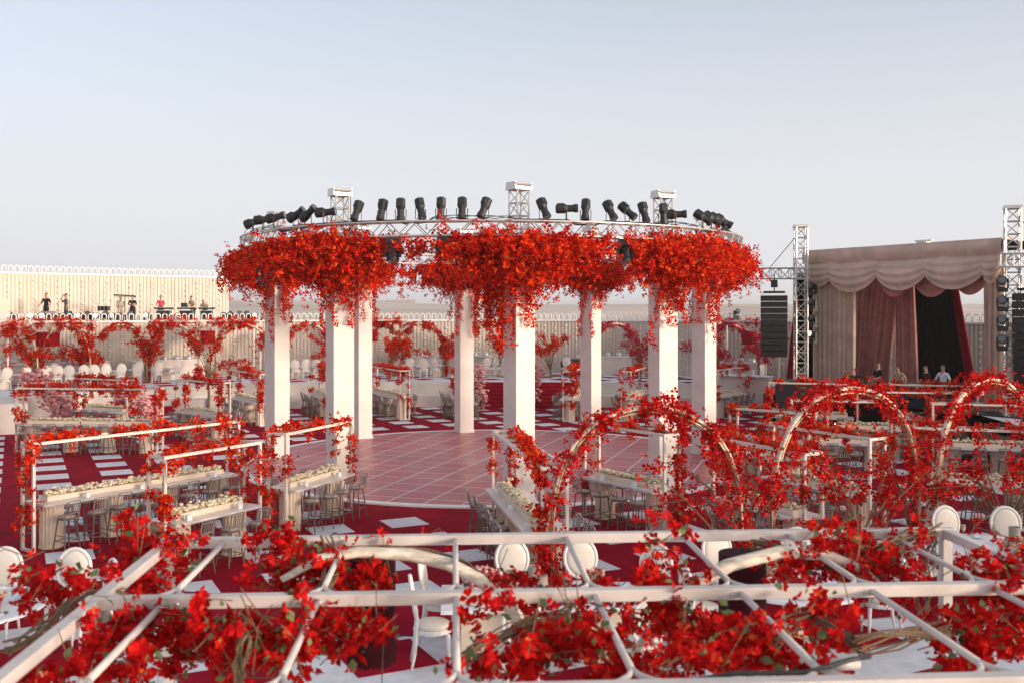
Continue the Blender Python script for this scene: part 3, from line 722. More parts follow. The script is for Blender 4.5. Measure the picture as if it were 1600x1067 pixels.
def bar_table(A, B, nm, sides, idx):
    A = Vector(A); B = Vector(B); ax = (B - A); L = ax.length; c = (A + B) / 2; rz = math.atan2(ax.y, ax.x); dist = c.length
    t = thing('bar_table', 'high cream bar table with fluted legs, ' + nm, 'table', (c.x, c.y, 0.012), rz, 'high bar tables round the dance floor')
    top = MB(); hw = 0.47; bv = 0.05
    pl = [(-L / 2 + bv, -hw), (L / 2 - bv, -hw), (L / 2, -hw + bv), (L / 2, hw - bv), (L / 2 - bv, hw), (-L / 2 + bv, hw), (-L / 2, hw - bv), (-L / 2, -hw + bv)]
    top.prism(pl, 1.01, 1.065); top.build('table_top', 'table_top', t)
    npd = 2 if L < 3.6 else (3 if L < 4.9 else 4)
    for k in range(npd): link('pedestal', FL, t, loc=(-L / 2 + 0.4 + (L - 0.8) * k / (npd - 1), 0, 0))
    pb = MB().box((0, 0.04, 1.125), (L - 0.5, 0.30, 0.115)).build('planter_box', 'flute', t)
    n = int((L - 0.5) * 92); X = rng.uniform(-(L - 0.55) / 2, (L - 0.55) / 2, n); Y = 0.04 + rng.normal(0, 0.07, n)
    Z = 1.20 + rng.uniform(0, 0.07, n) + (rng.uniform(size=n) < 0.06) * rng.uniform(0.03, 0.10, n)
    blobs('roses', np.stack([X, Y, Z], 1), 0.045, 'rose', t)
    leaves('rose_leaves', np.stack([X, Y, Z], 1)[: n // 9] + rng.normal(0, .04, (n // 9, 3)), 0.06, 'leaf', t)
    # frame over the table
    fx = L / 2 + 0.14; fy = 0.24
    fr = thing('pergola', 'narrow white pergola with red flowers over ' + nm, 'pergola', (c.x, c.y, 0.012), rz, 'white pergolas over the bar tables')
    sw = 0.062
    for x in (-fx, fx):
        for y in (-fy, fy): MB().box((x, y, FH / 2), (sw, sw, FH)).build('post', 'white_paint', fr)
        MB().box((x, 0, 0.03), (sw, 2 * fy - sw, 0.055)).build('foot_bar', 'white_paint', fr)
        MB().box((x, 0, FH - sw / 2), (sw, 2 * fy - sw, sw)).build('cross_bar', 'white_paint', fr)
    for y in (-fy, fy): MB().box((0, y, FH - sw / 2), (2 * fx - sw, sw, sw)).build('rail', 'white_paint', fr)
    if idx in (3, 6, 10):
        k = int(L / 0.7)
        for q in range(1, k): MB().box((-fx + 2 * fx * q / k, 0, FH - sw / 2), (sw, 2 * fy - sw, sw)).build('rung', 'white_paint', fr)
    s1 = 1 if rng.uniform() < 0.5 else -1
    path = [(-fx, s1 * fy, 0.3), (-fx, s1 * fy, FH), (-fx * 0.4, 0.1, FH + 0.05), (fx * 0.3, -0.1, FH - 0.02), (fx, -s1 * fy, FH), (fx, -s1 * fy, 0.6)]
    dens = 0.8 if c.x > 4 else 1.0
    C = np.concatenate([garland(path, int((2 * L + 6) * 2.3 * dens), 13, 0.10, 0.25), garland(path[1:5], int(L * 2.0 * dens), 15, 0.12, 0.35)] + [garland([(px_, py_, rng.uniform(0.3, 1.0)), (px_, py_, FH)], 5, 12, 0.08, 0.2) for px_ in (-fx, fx) for py_ in (-fy, fy) if rng.uniform() < 0.75])
    petals('vine_flowers', C, 0.085 if dist < 30 else 0.098, 'petal', fr)
    leaves('vine_leaves', C[rng.choice(len(C), len(C) // 9)] + rng.normal(0, .05, (len(C) // 9, 3)), 0.08, 'leaf', fr)
    vm = MB()
    for q in range(3): vm.tube([tuple(Vector(p) + Vector(rng.normal(0, .05, 3))) for p in along(path, np.linspace(0, 1, 26))], 0.009, 4)
    vm.build('vine_stems', 'stem', fr, kind='stuff')
    # stools
    ns = int((L - 0.25) / 0.60)
    for sd_ in ((1, -1) if sides == 3 else (sides,)):
        for k in range(ns):
            x = -L / 2 + 0.42 + (L - 0.84) * (k / max(1, ns - 1)); y = sd_ * (0.62 + rng.uniform(-.05, .09)); x += rng.uniform(-.04, .04)
            wx = c.x + x * math.cos(rz) - y * math.sin(rz); wy = c.y + x * math.sin(rz) + y * math.cos(rz)
            fac = rz + (math.pi if sd_ > 0 else 0) + rng.uniform(-.13, .13)
            right = (-math.sin(rz) * sd_) > 0
            lab = 'bar stool, %s on %s side of %s' % (words[k] if k < ns - 1 or ns == 1 else 'last', 'right' if right else 'left', nm)
            put_stool((wx, wy, 0.012), fac, lab, dist > 34)
    if dist < 34:
        for k in range(2 if L < 3.6 else 3):
            x = -L / 2 + L * (k + 0.5) / (2 if L < 3.6 else 3); y = -0.32 if (-math.cos(rz)) < 0 else 0.34
            x += rng.uniform(-.2, .2)
            wx = c.x + x * math.cos(rz) - y * math.sin(rz); wy = c.y + x * math.sin(rz) + y * math.cos(rz)
            h_ = thing('candle_holder', 'white cube candle holder, %s along %s' % (words[k], nm), 'candle', (wx, wy, 1.078), rz + rng.uniform(-.4, .4), 'cube candle holders on the tables')
            link('holder', CUBE, h_); link('candle', WICK, h_)
for i, (A, B, nm, sides) in enumerate(TABLES): bar_table(A, B, nm, sides, i)

# ================================================================ ARCHES, BUSHES, CHAIRS
def crescent_arch(A, B, z0, apex, label, group, thick=0.085, clumps=26, per=16, psize=0.085, pm='petal', cover=(0.0, 1.0), tail=0.35):
    A = Vector(A); B = Vector(B); c = (A + B) / 2; d = B - A; rz = math.atan2(d.y, d.x); a = d.length / 2; H = apex - z0
    o = thing('crescent_arch', label, 'arch', (c.x, c.y, z0), rz, group); pts = []; rs = []; N = 36
    for k in range(N + 1):
        t = math.pi * k / N; s_ = math.sin(t); z = H * (s_ ** 0.62); x = -a * math.cos(t) * (0.90 + 0.10 * s_)
        pts.append((x, 0, z)); rs.append(0.028 + thick * (s_ ** 1.6))
    MB().tube(pts, rs, 8, flat=0.5).build('crescent', 'cream_arch', o, True)
    for q in (-1, 1):
        MB().tube([(p[0] * (1 + 0.015 * q), 0.035 * q, p[2] - r_ * 0.9) for p, r_ in zip(pts, rs)], 0.017, 5).build('gold_edge', 'gold', o, True)
    for e in (0, -1):
        MB().lathe([(0.15, 0.0), (0.15, 0.02), (0.05, 0.03)], 12, (pts[e][0], 0, 0)).build('foot_plate', 'gold', o)
    lo, hi = int(N * cover[0]), int(N * cover[1]); path = pts[lo:hi + 1]
    C = np.concatenate([garland(path, clumps, per, 0.14, tail), garland(pts[8:29], clumps // 2, per, 0.12, 0.5)]); petals('arch_flowers', C, psize, pm, o)
    leaves('arch_leaves', C[rng.choice(len(C), len(C) // 8)] + rng.normal(0, .05, (len(C) // 8, 3)), psize * 0.95, 'leaf', o)
    vm = MB()
    for q in range(3): vm.tube([tuple(Vector(p) + Vector(rng.normal(0, .035, 3)) - Vector((0, 0, 0.05))) for p in path[::2]], 0.010, 4)
    vm.build('vine_stems', 'stem', o, kind='stuff'); return o
def bush(loc, ht, spread, label, group=None, stems=16, trunk=0.0, per=70, psize=0.085, pm='petal', lo=0.35, cat='bush', lean=(0, 0)):
    o = thing('bougainvillea_tree' if trunk else 'bougainvillea_bush', label, 'tree' if trunk else cat, loc, 0, group); C = []; sm = MB()
    if trunk: MB().tube([(0, 0, 0), (0.04, 0.02, trunk * 0.5), (-0.02, 0, trunk), (0.0, 0, trunk + 0.3)], [0.09, 0.07, 0.065, 0.05], 8).build('trunk', 'stem', o)
    for k in range(stems):
        a = 2 * math.pi * (k + rng.uniform(0, 1)) / stems; L = ht * rng.uniform(0.6, 1.0); sp = spread * rng.uniform(0.25, 1.0); droop_ = rng.uniform(0.1, 0.9)
        pts = [Vector((0.05 * math.cos(a), 0.05 * math.sin(a), trunk))]
        for t in (0.25, 0.5, 0.75, 1.0):
            pts.append(Vector((sp * math.cos(a) * t ** 1.4 + lean[0] * t, sp * math.sin(a) * t ** 1.4 + lean[1] * t, trunk + (L - trunk) * (t + 0.25 * t * (1 - t)) - droop_ * sp * t ** 3)) + Vector(rng.normal(0, .05, 3)))
        sm.tube(pts, [0.026, 0.02, 0.016, 0.011, 0.006], 5)
        s_ = np.array([list(p) for p in pts]); u = rng.uniform(lo, 1.0, per) ** 0.8
        q = np.stack([np.interp(u, np.linspace(0, 1, 5), s_[:, i]) for i in range(3)], 1)
        cl = rng.normal(size=(max(2, per // 12), 3)) * 0.10
        C.append(q + cl[rng.integers(len(cl), size=per)] + rng.normal(0, .075, (per, 3)))
    sm.build('stems', 'twig', o, kind='stuff' if not trunk else None)
    C = np.concatenate(C); petals('blossoms' if not trunk else 'crown', C, psize, pm, o)
    leaves('foliage', C[rng.choice(len(C), len(C) // 10)] + rng.normal(0, .06, (len(C) // 10, 3)), psize, 'leaf', o); return o

def oval_chair_proto():
    s = thing('oval_back_chair', 'x', 'chair')
    MB().lathe([(0.20, 0.40), (0.235, 0.41), (0.24, 0.45), (0.22, 0.462)], 16, sy=0.95).build('seat', 'chair_white', s, False)
    MB().lathe([(0.215, 0.464), (0.225, 0.49), (0.19, 0.515), (0.08, 0.525)], 16, sy=0.95).build('cushion', 'chair_pad', s, True)
    for sx_ in (-1, 1):
        MB().tube([(0.17 * sx_, 0.17, 0.41), (0.178 * sx_, 0.178, 0.2), (0.17 * sx_, 0.18, 0.0)], [0.028, 0.022, 0.014], 7).build('leg', 'chair_white', s, True)
        MB().tube([(0.15 * sx_, -0.18, 0.62), (0.15 * sx_, -0.19, 0.41), (0.165 * sx_, -0.21, 0.2), (0.17 * sx_, -0.25, 0.0)], [0.018, 0.024, 0.021, 0.015], 7).build('leg', 'chair_white', s, True)
    mt = Matrix.Translation((0, -0.225, 0.80)) @ Matrix.Rotation(R(9), 4, 'X')
    ring_ = [(0.215 * math.cos(t), 0, 0.255 * math.sin(t)) for t in np.linspace(0, 2 * math.pi, 25)]
    bk = MB().tube(ring_, 0.024, 7, cap=False).xform(mt).build('back_frame', 'chair_white', s, True)
    pad = MB().lathe([(0.02, -0.03), (0.15, -0.028), (0.195, -0.012), (0.195, 0.012), (0.15, 0.028), (0.02, 0.03)], 24, sy=1.18)
    pad.xform(mt @ Matrix.Rotation(R(90), 4, 'X')).build('back_pad', 'chair_pad', s, True)
    return s
CHAIR = oval_chair_proto(); CHAIR_USED = []
def chair(loc, rz, label, group, sc=1.0):
    if not CHAIR_USED:
        CHAIR_USED.append(1); KIDS[CHAIR.name] = list(CHAIR.children)
        CHAIR.location = loc; CHAIR.rotation_euler = (0, 0, rz); CHAIR.scale = (sc,) * 3; CHAIR['label'] = label; CHAIR['group'] = group; return CHAIR
    return copy_tree(CHAIR, loc, rz, label, group, scale=sc)

# ---- back terrace
AR = [(20, 38, 52.0, 'at the far left picture edge'), (103, 38, 54.0, 'below the man in the black shirt'), (190, 40, 56.0, 'below the tilted keyboard'), (272, 40, 57.0, 'below the keyboard players'),
      (380, 45, 58.5, 'left of the leftmost column'), (482, 40, 60, 'between the two left columns'), (592, 40, 62.5, 'under the far buildings, the left one'), (655, 46, 61.5, 'under the far buildings, the right one'),
      (762, 40, 63, 'left of the middle front column'), (962, 40, 62, 'between the right back columns'), (1140, 36, 59, 'right of the rightmost column')]
for i, (px, hw, d, wh) in enumerate(AR):
    x0, x1 = (px - hw - 800) / FPX * d, (px + hw - 800) / FPX * d; tl = 0.35 if px < 400 else 0.0
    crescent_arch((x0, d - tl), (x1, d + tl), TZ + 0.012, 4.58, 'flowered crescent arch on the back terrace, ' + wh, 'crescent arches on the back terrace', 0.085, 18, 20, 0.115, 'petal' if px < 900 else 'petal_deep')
TR = [(325, 53.6, 0.0, 4.95, 1.5, 1.75, 'petal', 'red flowering tree with thin trunk left of the leftmost column'), (608, 57.6, TZ, 3.35, 1.15, 0.9, 'petal', 'red flowering tree left of the red stairs'),
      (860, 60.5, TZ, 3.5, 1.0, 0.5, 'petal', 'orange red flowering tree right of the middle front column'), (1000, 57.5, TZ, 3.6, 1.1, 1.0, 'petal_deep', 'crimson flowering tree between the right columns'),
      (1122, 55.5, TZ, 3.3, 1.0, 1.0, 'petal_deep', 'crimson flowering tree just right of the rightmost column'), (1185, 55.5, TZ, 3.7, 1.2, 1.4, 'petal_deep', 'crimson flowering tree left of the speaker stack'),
      (58, 53.2, TZ, 3.3, 0.8, 0.5, 'petal', 'red flowering tree behind the chairs near the left edge'), (136, 55.2, TZ, 3.3, 0.9, 0.5, 'petal', 'red flowering tree on the wall below the microphone stand'),
      (228, 56.5, TZ, 3.3, 0.9, 0.5, 'petal', 'red flowering tree behind chairs below the keyboards'), (520, 60.0, TZ, 3.3, 0.9, 0.5, 'petal', 'red flowering tree glimpsed left of the left front column'),
      (692, 61.0, TZ, 3.2, 0.7, 0.5, 'petal', 'red flowering tree left of the stair-side back column'), (783, 62.5, TZ, 3.3, 0.7, 0.5, 'petal', 'red flowering tree between the two middle columns')]
for px, d, z0, ht, sp, tr, pm, lab in TR:
    bush(((px - 800) / FPX * d, d, z0 + 0.012), ht, sp * 1.7, lab, 'flowering trees on the back terrace', 11, tr, 48, 0.11, pm, 0.35, lean=(rng.uniform(-.7, .7), 0))
# chairs and dining tables on the back terrace
def dining_table(loc, rz, L, label, group, wd=1.1, round_=False, n=8, settings=True):
    t = thing('dining_table', label, 'table', loc, rz, group)
    if round_: MB().lathe([(wd - 0.04, 0.70), (wd, 0.71), (wd, 0.745), (wd - 0.03, 0.75)], 36).build('table_top', 'cloth_white', t); MB().lathe([(0.32, 0.0), (0.16, 0.06), (0.12, 0.4), (0.25, 0.70)], 18, flute=0.06).build('pedestal', 'flute', t)
    else:
        MB().box((0, 0, 0.725), (L, wd, 0.05)).build('table_top', 'cloth_white', t)
        for sx_ in (-1, 1): MB().box((sx_ * (L / 2 - 0.5), 0, 0.35), (0.5, wd * 0.6, 0.70)).build('pedestal', 'flute', t)
    return t
row = [(8, 51.0), (37, 51.6), (68, 52.2), (88, 52.6), (108, 53.0), (131, 53.4), (147, 53.8), (164, 54.2), (188, 54.8), (214, 55.4), (245, 56.2), (274, 57)]
for i, (px, d) in enumerate(row):
    x = (px - 800) / FPX * d
    chair((x, d, TZ + 0.012), R(38) + rng.uniform(-.3, .3), 'white oval-back chair in the far left front row, %s from the left' % words[i], 'white chairs on the back terrace', 1.12)
    if i % 2 == 0: chair((x - 1.5, d + 1.9, TZ + 0.012), R(218) + rng.uniform(-.3, .3), 'white oval-back chair behind the far left tables, %s from the left' % words[i // 2], 'white chairs on the back terrace', 1.12)
    if i in (1, 4, 7, 10):
        dining_table((x - 0.75, d + 0.95, TZ + 0.012), R(38), 2.6, 'white dining table on the far left terrace, %s from the left' % words[[1, 4, 7, 10].index(i)], 'dining tables on the back terrace', 1.0)
for i, (px, d, rz) in enumerate([(462, 59, 0), (478, 59.4, 0.3), (497, 59.2, -.2), (640, 60.5, 0.2), (662, 60.3, 0), (680, 60.6, -.3), (655, 62.2, 3.1), (676, 62.4, 2.9), (758, 61.5, 0.5), (768, 61.6, 1.2), (779, 61.8, 1.5), (884, 61.5, 2.9)]):
    chair(((px - 800) / FPX * d, d, TZ + 0.012), rz, 'white oval-back chair on the middle of the back terrace, %s from the left' % words[i], 'white chairs on the back terrace', 1.12)
for i, (px, d, L) in enumerate([(480, 60.4, 2.4), (662, 61.3, 2.6), (775, 62.6, 1.8)]):
    dining_table(((px - 800) / FPX * d, d, TZ + 0.012), 0.05, L, 'white dining table on the middle back terrace, %s from the left' % words[i], 'dining tables on the back terrace', 0.9)
# buffet counters along the wall
def counter(px, d, L, rz, label):
    t = thing('buffet_counter', label, 'counter', ((px - 800) / FPX * d, d, TZ + 0.012), rz, 'buffet counters by the back wall')
    MB().box((0, 0, 0.55), (L, 0.8, 1.1)).build('body', 'plaster', t); MB().box((0, -0.03, 1.125), (L + 0.12, 0.92, 0.05)).build('counter_top', 'white_trim', t)
    for k in range(int(L / 0.7)): MB().lathe([(0.20, 0.0), (0.22, 0.05), (0.20, 0.16), (0.10, 0.24), (0.02, 0.27)], 10, (-L / 2 + 0.5 + 0.7 * k, 0, 1.152)).build('chafing_dish', 'aluminium', t, True)
for i, (px, d, L, rz, wh) in enumerate([(30, 55.2, 3.0, R(42), 'at the left edge'), (120, 57.2, 3.4, R(42), 'left of the terrace trees'), (262, 59.6, 4.2, R(30), 'below the keyboard players'), (690, 64.6, 6.5, 0.02, 'behind the middle chairs'), (945, 64.0, 3.4, -0.1, 'between the right columns'), (1150, 57.0, 3.2, R(-38), 'left of the speaker stack')]):
    counter(px, d, L, rz, 'white buffet counter with silver dishes, ' + wh)
# white bar ledge at the right of the terrace
t = thing('bar_counter', 'pale bar counter with glasses right of the rightmost column', 'counter', (11.9, 53.6, 0), R(-36))
MB().box((0, 0, 0.95), (4.2, 0.5, 1.9)).build('body', 'plaster', t); MB().box((0, -0.1, 1.93), (4.4, 0.8, 0.06)).build('ledge', 'white_trim', t)
for k in range(9): MB().lathe([(0.05, 0), (0.05, 0.22), (0.03, 0.3)], 8, (-1.9 + 0.45 * k + rng.uniform(-.1, .1), -0.15, 1.962)).build('bottle', 'china', t)
# dark tub sofa
t = thing('tub_sofa', 'dark rounded sofa beside a white chair behind the dance floor', 'sofa', ((898 - 800) / FPX * 63, 63, TZ + 0.012), 0.1)
MB().box((0, 0, 0.25), (1.5, 0.8, 0.42)).build('seat', 'black', t); MB().tube([(-0.75, -0.3, 0.55), (-0.75, 0.2, 0.75), (-0.5, 0.42, 0.85), (0.5, 0.42, 0.85), (0.75, 0.2, 0.75), (0.75, -0.3, 0.55)], 0.16, 8).build('backrest', 'black', t, True)
# arbours with red lampshades on the back terrace
def lampshade(loc, label, r, h, group, fringe=False, cord=0.4):
    s = thing('hanging_lampshade', label, 'lampshade', loc, 0, group)
    MB().lathe([(r, 0.0), (r, h)], 28, cap=False).build('shade', 'shade_red' if fringe else 'drape_red', s, True)
    MB().lathe([(r * 0.99, h - 0.004), (r * 0.98, h)], 28).build('top_disc', 'shade_red' if fringe else 'drape_red', s)
    MB().tube([(0, 0, h), (0, 0, h + cord)], 0.006, 5).build('cord', 'black', s)
    if fringe:
        f = MB()
        for k in range(110):
            a = 2 * math.pi * k / 110; L = 0.11 + rng.uniform(-.012, .012); f.tube([(r * math.cos(a), r * math.sin(a), 0.005), (r * 1.01 * math.cos(a + 0.01), r * 1.01 * math.sin(a + 0.01), -L)], 0.0055, 4)
        f.build('fringe', 'shade_red', s)
    return s
for i, (px, hw, d, rz) in enumerate([(70, 52, 54.4, R(40)), (320, 70, 58.6, R(25)), (575, 52, 62.8, R(8)), (1165, 38, 57, R(-36))]):
    x = (px - 800) / FPX * d; W_ = hw / FPX * d * 1.15
    t = thing('white_arbour', 'flat white arbour on the back terrace, %s from the left' % words[i], 'arbour', (x, d, TZ + 0.012), rz, 'white arbours on the back terrace')
    for sx_ in (-1, 1):
        for y in (-1.0, 1.0): MB().box((sx_ * W_, y, 1.66), (0.09, 0.09, 3.32)).build('post', 'white_paint', t)
        MB().box((sx_ * W_, 0, 3.37), (0.1, 2.1, 0.1)).build('beam', 'white_paint', t)
    for y in (-1.0, 0, 1.0): MB().box((0, y, 3.475), (2 * W_ + 0.1, 0.1, 0.1)).build('beam', 'white_paint', t)
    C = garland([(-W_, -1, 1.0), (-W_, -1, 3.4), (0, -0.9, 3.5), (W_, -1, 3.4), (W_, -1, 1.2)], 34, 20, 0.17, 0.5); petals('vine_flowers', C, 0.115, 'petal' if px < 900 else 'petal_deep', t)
    lampshade((x + 0.2, d - 0.1, TZ + 2.15), 'red drum lampshade hung in a back terrace arbour, %s from the left' % words[i], 0.42 if i != 0 else 0.6, 0.75, 'red lampshades in the back arbours', cord=0.5)
# pink flower cascades
def cascade(pts, n, label, spread=0.22):
    t = thing('pink_flower_cascade', label, 'flowers', tuple(pts[-1]), 0, 'pink hydrangea cascades'); p0 = Vector(pts[-1])
    C = along([tuple(Vector(p) - p0) for p in pts], n) + rng.normal(0, spread, (n, 3)) * np.array([1, 1, 0.8])
    blobs('blooms', C, 0.10, 'pink', t); MB().tube([tuple(Vector(p) - p0) for p in pts], 0.05, 6).build('stem', 'stem', t)
cascade([P(45, 588, 45.5), P(70, 606, 45.3), P(96, 638, 45.0), P(104, 664, 44.6)], 520, 'pink hydrangea cascade at the left end of the stairs', 0.30)
cascade([P(182, 606, 46.5), P(206, 622, 46.2), P(226, 640, 46), P(228, 668, 45.6)], 460, 'pink hydrangea cascade at the right end of the left stairs', 0.30)
cascade([P(835, 570, 54.6), P(830, 596, 54.5), P(826, 620, 54.4), P(826, 639, 54.4)], 330, 'pink hydrangea cascade at the right of the red stairs', 0.25)
cascade([P(746, 575, 54.6), P(748, 600, 54.5), P(750, 620, 54.4), P(750, 639, 54.4)], 200, 'pink hydrangea cascade at the left of the red stairs', 0.2)

# ---- the three near crescent arches on the edge of the near terrace
crescent_arch((0.45, 15.55), (3.9, 16.15), NZ + 0.035, 3.86, 'largest flowered crescent arch, framing the bar table at centre right', 'near crescent arches', 0.055, 40, 15, 0.07, 'petal_near')
crescent_arch((4.1, 16.25), (7.5, 18.05), NZ + 0.035, 4.06, 'middle of the three near crescent arches, in front of the stage drapes', 'near crescent arches', 0.055, 32, 13, 0.07, 'petal_near')
crescent_arch((7.65, 18.15), (10.9, 20.6), NZ + 0.035, 4.06, 'rightmost near crescent arch, cut by the right picture edge', 'near crescent arches', 0.055, 32, 13, 0.07, 'petal_near')
bush((3.75, 16.35, NZ + 0.035), 2.8, 1.7, 'red flower bush at the shared foot of the first two arches', 'flower bushes at the arch feet', 16, 0.0, 34, 0.072, 'petal_near', 0.4, lean=(-0.15, 0))
bush((5.95, 16.95, NZ + 0.035), 2.5, 2.0, 'red flower bush with bare stems under the middle near arch', 'flower bushes at the arch feet', 18, 0.0, 24, 0.072, 'petal_near', 0.5)
bush((8.9, 17.9, NZ + 0.035), 2.7, 1.7, 'red flower bush at the right edge under the rightmost arch', 'flower bushes at the arch feet', 18, 0.0, 30, 0.072, 'petal_near', 0.45)
bush((7.35, 18.3, NZ + 0.035), 2.2, 0.8, 'small red flower bush at the foot between the right arches', 'flower bushes at the arch feet', 9, 0.0, 26, 0.072, 'petal_near', 0.4)

# ================================================================ PEOPLE
def person(loc, rz, label, shirt, trousers, arms='down', lean=0.0, cap=False, sc=1.0, hair=True):
    """one continuous skinned body; materials by body zone"""
    J = {'pelvis': (0, 0, 0.95), 'waist': (0, 0.0, 1.08), 'chest': (0, 0.01, 1.30), 'neck': (0, 0.0, 1.47), 'head0': (0, 0.01, 1.56), 'head1': (0, 0.02, 1.66), 'head2': (0, 0.01, 1.73)}
    Rr = {'pelvis': (.155, .115), 'waist': (.14, .10), 'chest': (.165, .115), 'neck': (.055, .055), 'head0': (.068, .078), 'head1': (.078, .092), 'head2': (.06, .07)}
    E = [('pelvis', 'waist'), ('waist', 'chest'), ('chest', 'neck'), ('neck', 'head0'), ('head0', 'head1'), ('head1', 'head2')]
    for s, n in ((-1, 'l'), (1, 'r')):
        J['sh' + n] = (0.185 * s, 0, 1.40); Rr['sh' + n] = (.065, .065)
        mode = arms if isinstance(arms, str) else arms[0 if s < 0 else 1]
        el, wr, ha = {'down': ((0.235, -.02, 1.12), (0.245, .05, .88), (0.24, .08, .79)), 'fold': ((0.25, .05, 1.15), (0.05, .21, 1.17), (-0.06, .21, 1.19)),
                      'face': ((0.28, .13, 1.22), (0.17, .20, 1.47), (0.10, .16, 1.57)), 'front': ((0.23, .08, 1.13), (0.17, .32, 1.05), (0.13, .40, 1.05)), 'wide': ((0.32, .02, 1.16), (0.36, .20, 1.00), (0.34, .27, .97))}[mode]
        J['el' + n] = (el[0] * s, el[1], el[2]); J['wr' + n] = (wr[0] * s, wr[1], wr[2]); J['ha' + n] = (ha[0] * s, ha[1], ha[2])
        Rr['el' + n] = (.046, .046); Rr['wr' + n] = (.032, .032); Rr['ha' + n] = (.034, .026)
        J['hip' + n] = (0.095 * s, 0, .88); J['kn' + n] = (0.11 * s, .02, .49); J['an' + n] = (0.115 * s, -.02, .09); J['to' + n] = (0.13 * s, .14, .045)
        Rr['hip' + n] = (.095, .10); Rr['kn' + n] = (.062, .066); Rr['an' + n] = (.045, .05); Rr['to' + n] = (.042, .032)
        E += [('chest', 'sh' + n), ('sh' + n, 'el' + n), ('el' + n, 'wr' + n), ('wr' + n, 'ha' + n), ('pelvis', 'hip' + n), ('hip' + n, 'kn' + n), ('kn' + n, 'an' + n), ('an' + n, 'to' + n)]
    ks = list(J)
    if lean:
        for k in ks:
            x, y, z = J[k]
            if z > 0.95 or k[:2] in ('el', 'wr', 'ha'): a = R(lean); J[k] = (x, y * math.cos(a) + (z - .95) * math.sin(a), .95 + (z - .95) * math.cos(a) - y * math.sin(a))
    me = bpy.data.meshes.new('body'); me.from_pydata([J[k] for k in ks], [(ks.index(a), ks.index(b)) for a, b in E], [])
    ob = bpy.data.objects.new('body_tmp', me); COL.objects.link(ob); md = ob.modifiers.new('s', 'SKIN'); md.use_smooth_shade = True
    for i, k in enumerate(ks):
        sv_ = me.skin_vertices[0].data[i]; sv_.radius = Rr[k]; sv_.use_root = (k == 'pelvis')
    sb = ob.modifiers.new('u', 'SUBSURF'); sb.levels = 2; sb.render_levels = 2
    dg = bpy.context.evaluated_depsgraph_get(); m2 = bpy.data.meshes.new_from_object(ob.evaluated_get(dg)); bpy.data.objects.remove(ob)
    m2.materials.clear()
    for m_ in ('skin', shirt, trousers, 'black'): m2.materials.append(M[m_])
    jn = [(k, Vector(J[k])) for k in ks]
    mids = []
    for a, b in E:
        A, B = Vector(J[a]), Vector(J[b])
        for t in (0.15, 0.4, 0.6, 0.85): mids.append((A.lerp(B, t), a, b))
    for p in m2.polygons:
        q = min(mids, key=lambda z: (z[0] - p.center).length_squared); b = q[2][:2]; p.use_smooth = True
        p.material_index = 0 if (b in ('he', 'ne', 'wr', 'ha') and not (b == 'ne' and p.center.z < q[0].z and (q[0].z < J['neck'][2] - 0.06))) else (2 if b in ('hi', 'kn', 'an') and p.center.z < 0.98 else (3 if b == 'to' else 1))
        if b == 'wa' and p.center.z < 1.0: p.material_index = 2
    o = thing('person', label, 'person', loc, rz); o.scale = (sc,) * 3
    body = link('body', m2, o)
    hd = Vector(J['head1']); hm = MB()
    hm.lathe([(.066, -0.01), (.076, .03), (.070, .065), (.042, .092), (.01, .10)], 14, (hd.x, hd.y - 0.022, hd.z), sy=1.12)
    if cap: hm.box((hd.x, hd.y + 0.12, hd.z + 0.02), (.14, .12, .02))
    hm.build('cap' if cap else 'hair', 'black' if cap else 'hair', o, True)
    f = MB(); f.lathe([(.012, -.03), (.02, -.015), (.008, .03)], 6, (hd.x, hd.y + .092, hd.z - .03))
    for s in (-1, 1): f.lathe([(.008, -.03), (.016, 0), (.008, .03)], 6, (hd.x + .086 * s, hd.y, hd.z - .02))
    f.build('nose_and_ears', 'skin', o, True)
    ey = MB()
    for s in (-1, 1): ey.lathe([(.004, -.006), (.010, 0), (.004, .006)], 6, (hd.x + .032 * s, hd.y + .086, hd.z - .005))
    ey.build('eyes', 'hair', o); return o
PZ = 4.585
def on_plat(px, d): return ((px - 800) / FPX * d, d, PZ)
FACE = math.pi    # facing the camera
person(on_plat(72, 59.4), FACE - 0.3, 'standing man in a black polo shirt on the left wall platform', 'cloth_black', 'trouser', 'wide', sc=1.06)
person(on_plat(103, 59.8), FACE - 0.9, 'person in grey with black cap and hand at face', 'cloth_grey', 'trouser', ('down', 'face'), cap=True, sc=1.04)
person(on_plat(207, 61.4), FACE, 'person in black T-shirt with folded arms under a tilted keyboard', 'cloth_black', 'trouser', 'fold', sc=1.0)
person(on_plat(188, 61.6), FACE + 0.4, 'pale dressed person half hidden behind the keyboard stand', 'cloth_tan', 'cloth_tan', 'front', sc=0.98)
person(on_plat(251, 62.8), FACE + 0.2, 'keyboard player in a red and white shirt', 'cloth_redwhite', 'trouser', 'front', sc=1.0)
person(on_plat(301, 63.8), FACE - 0.4, 'keyboard player in beige behind a laptop', 'cloth_beige', 'trouser', 'front', lean=12, sc=1.0)
person(on_plat(321, 64.3), FACE, 'bald person bending low behind the rightmost keyboard', 'cloth_beige', 'trouser', 'front', lean=48, sc=0.98, hair=False)

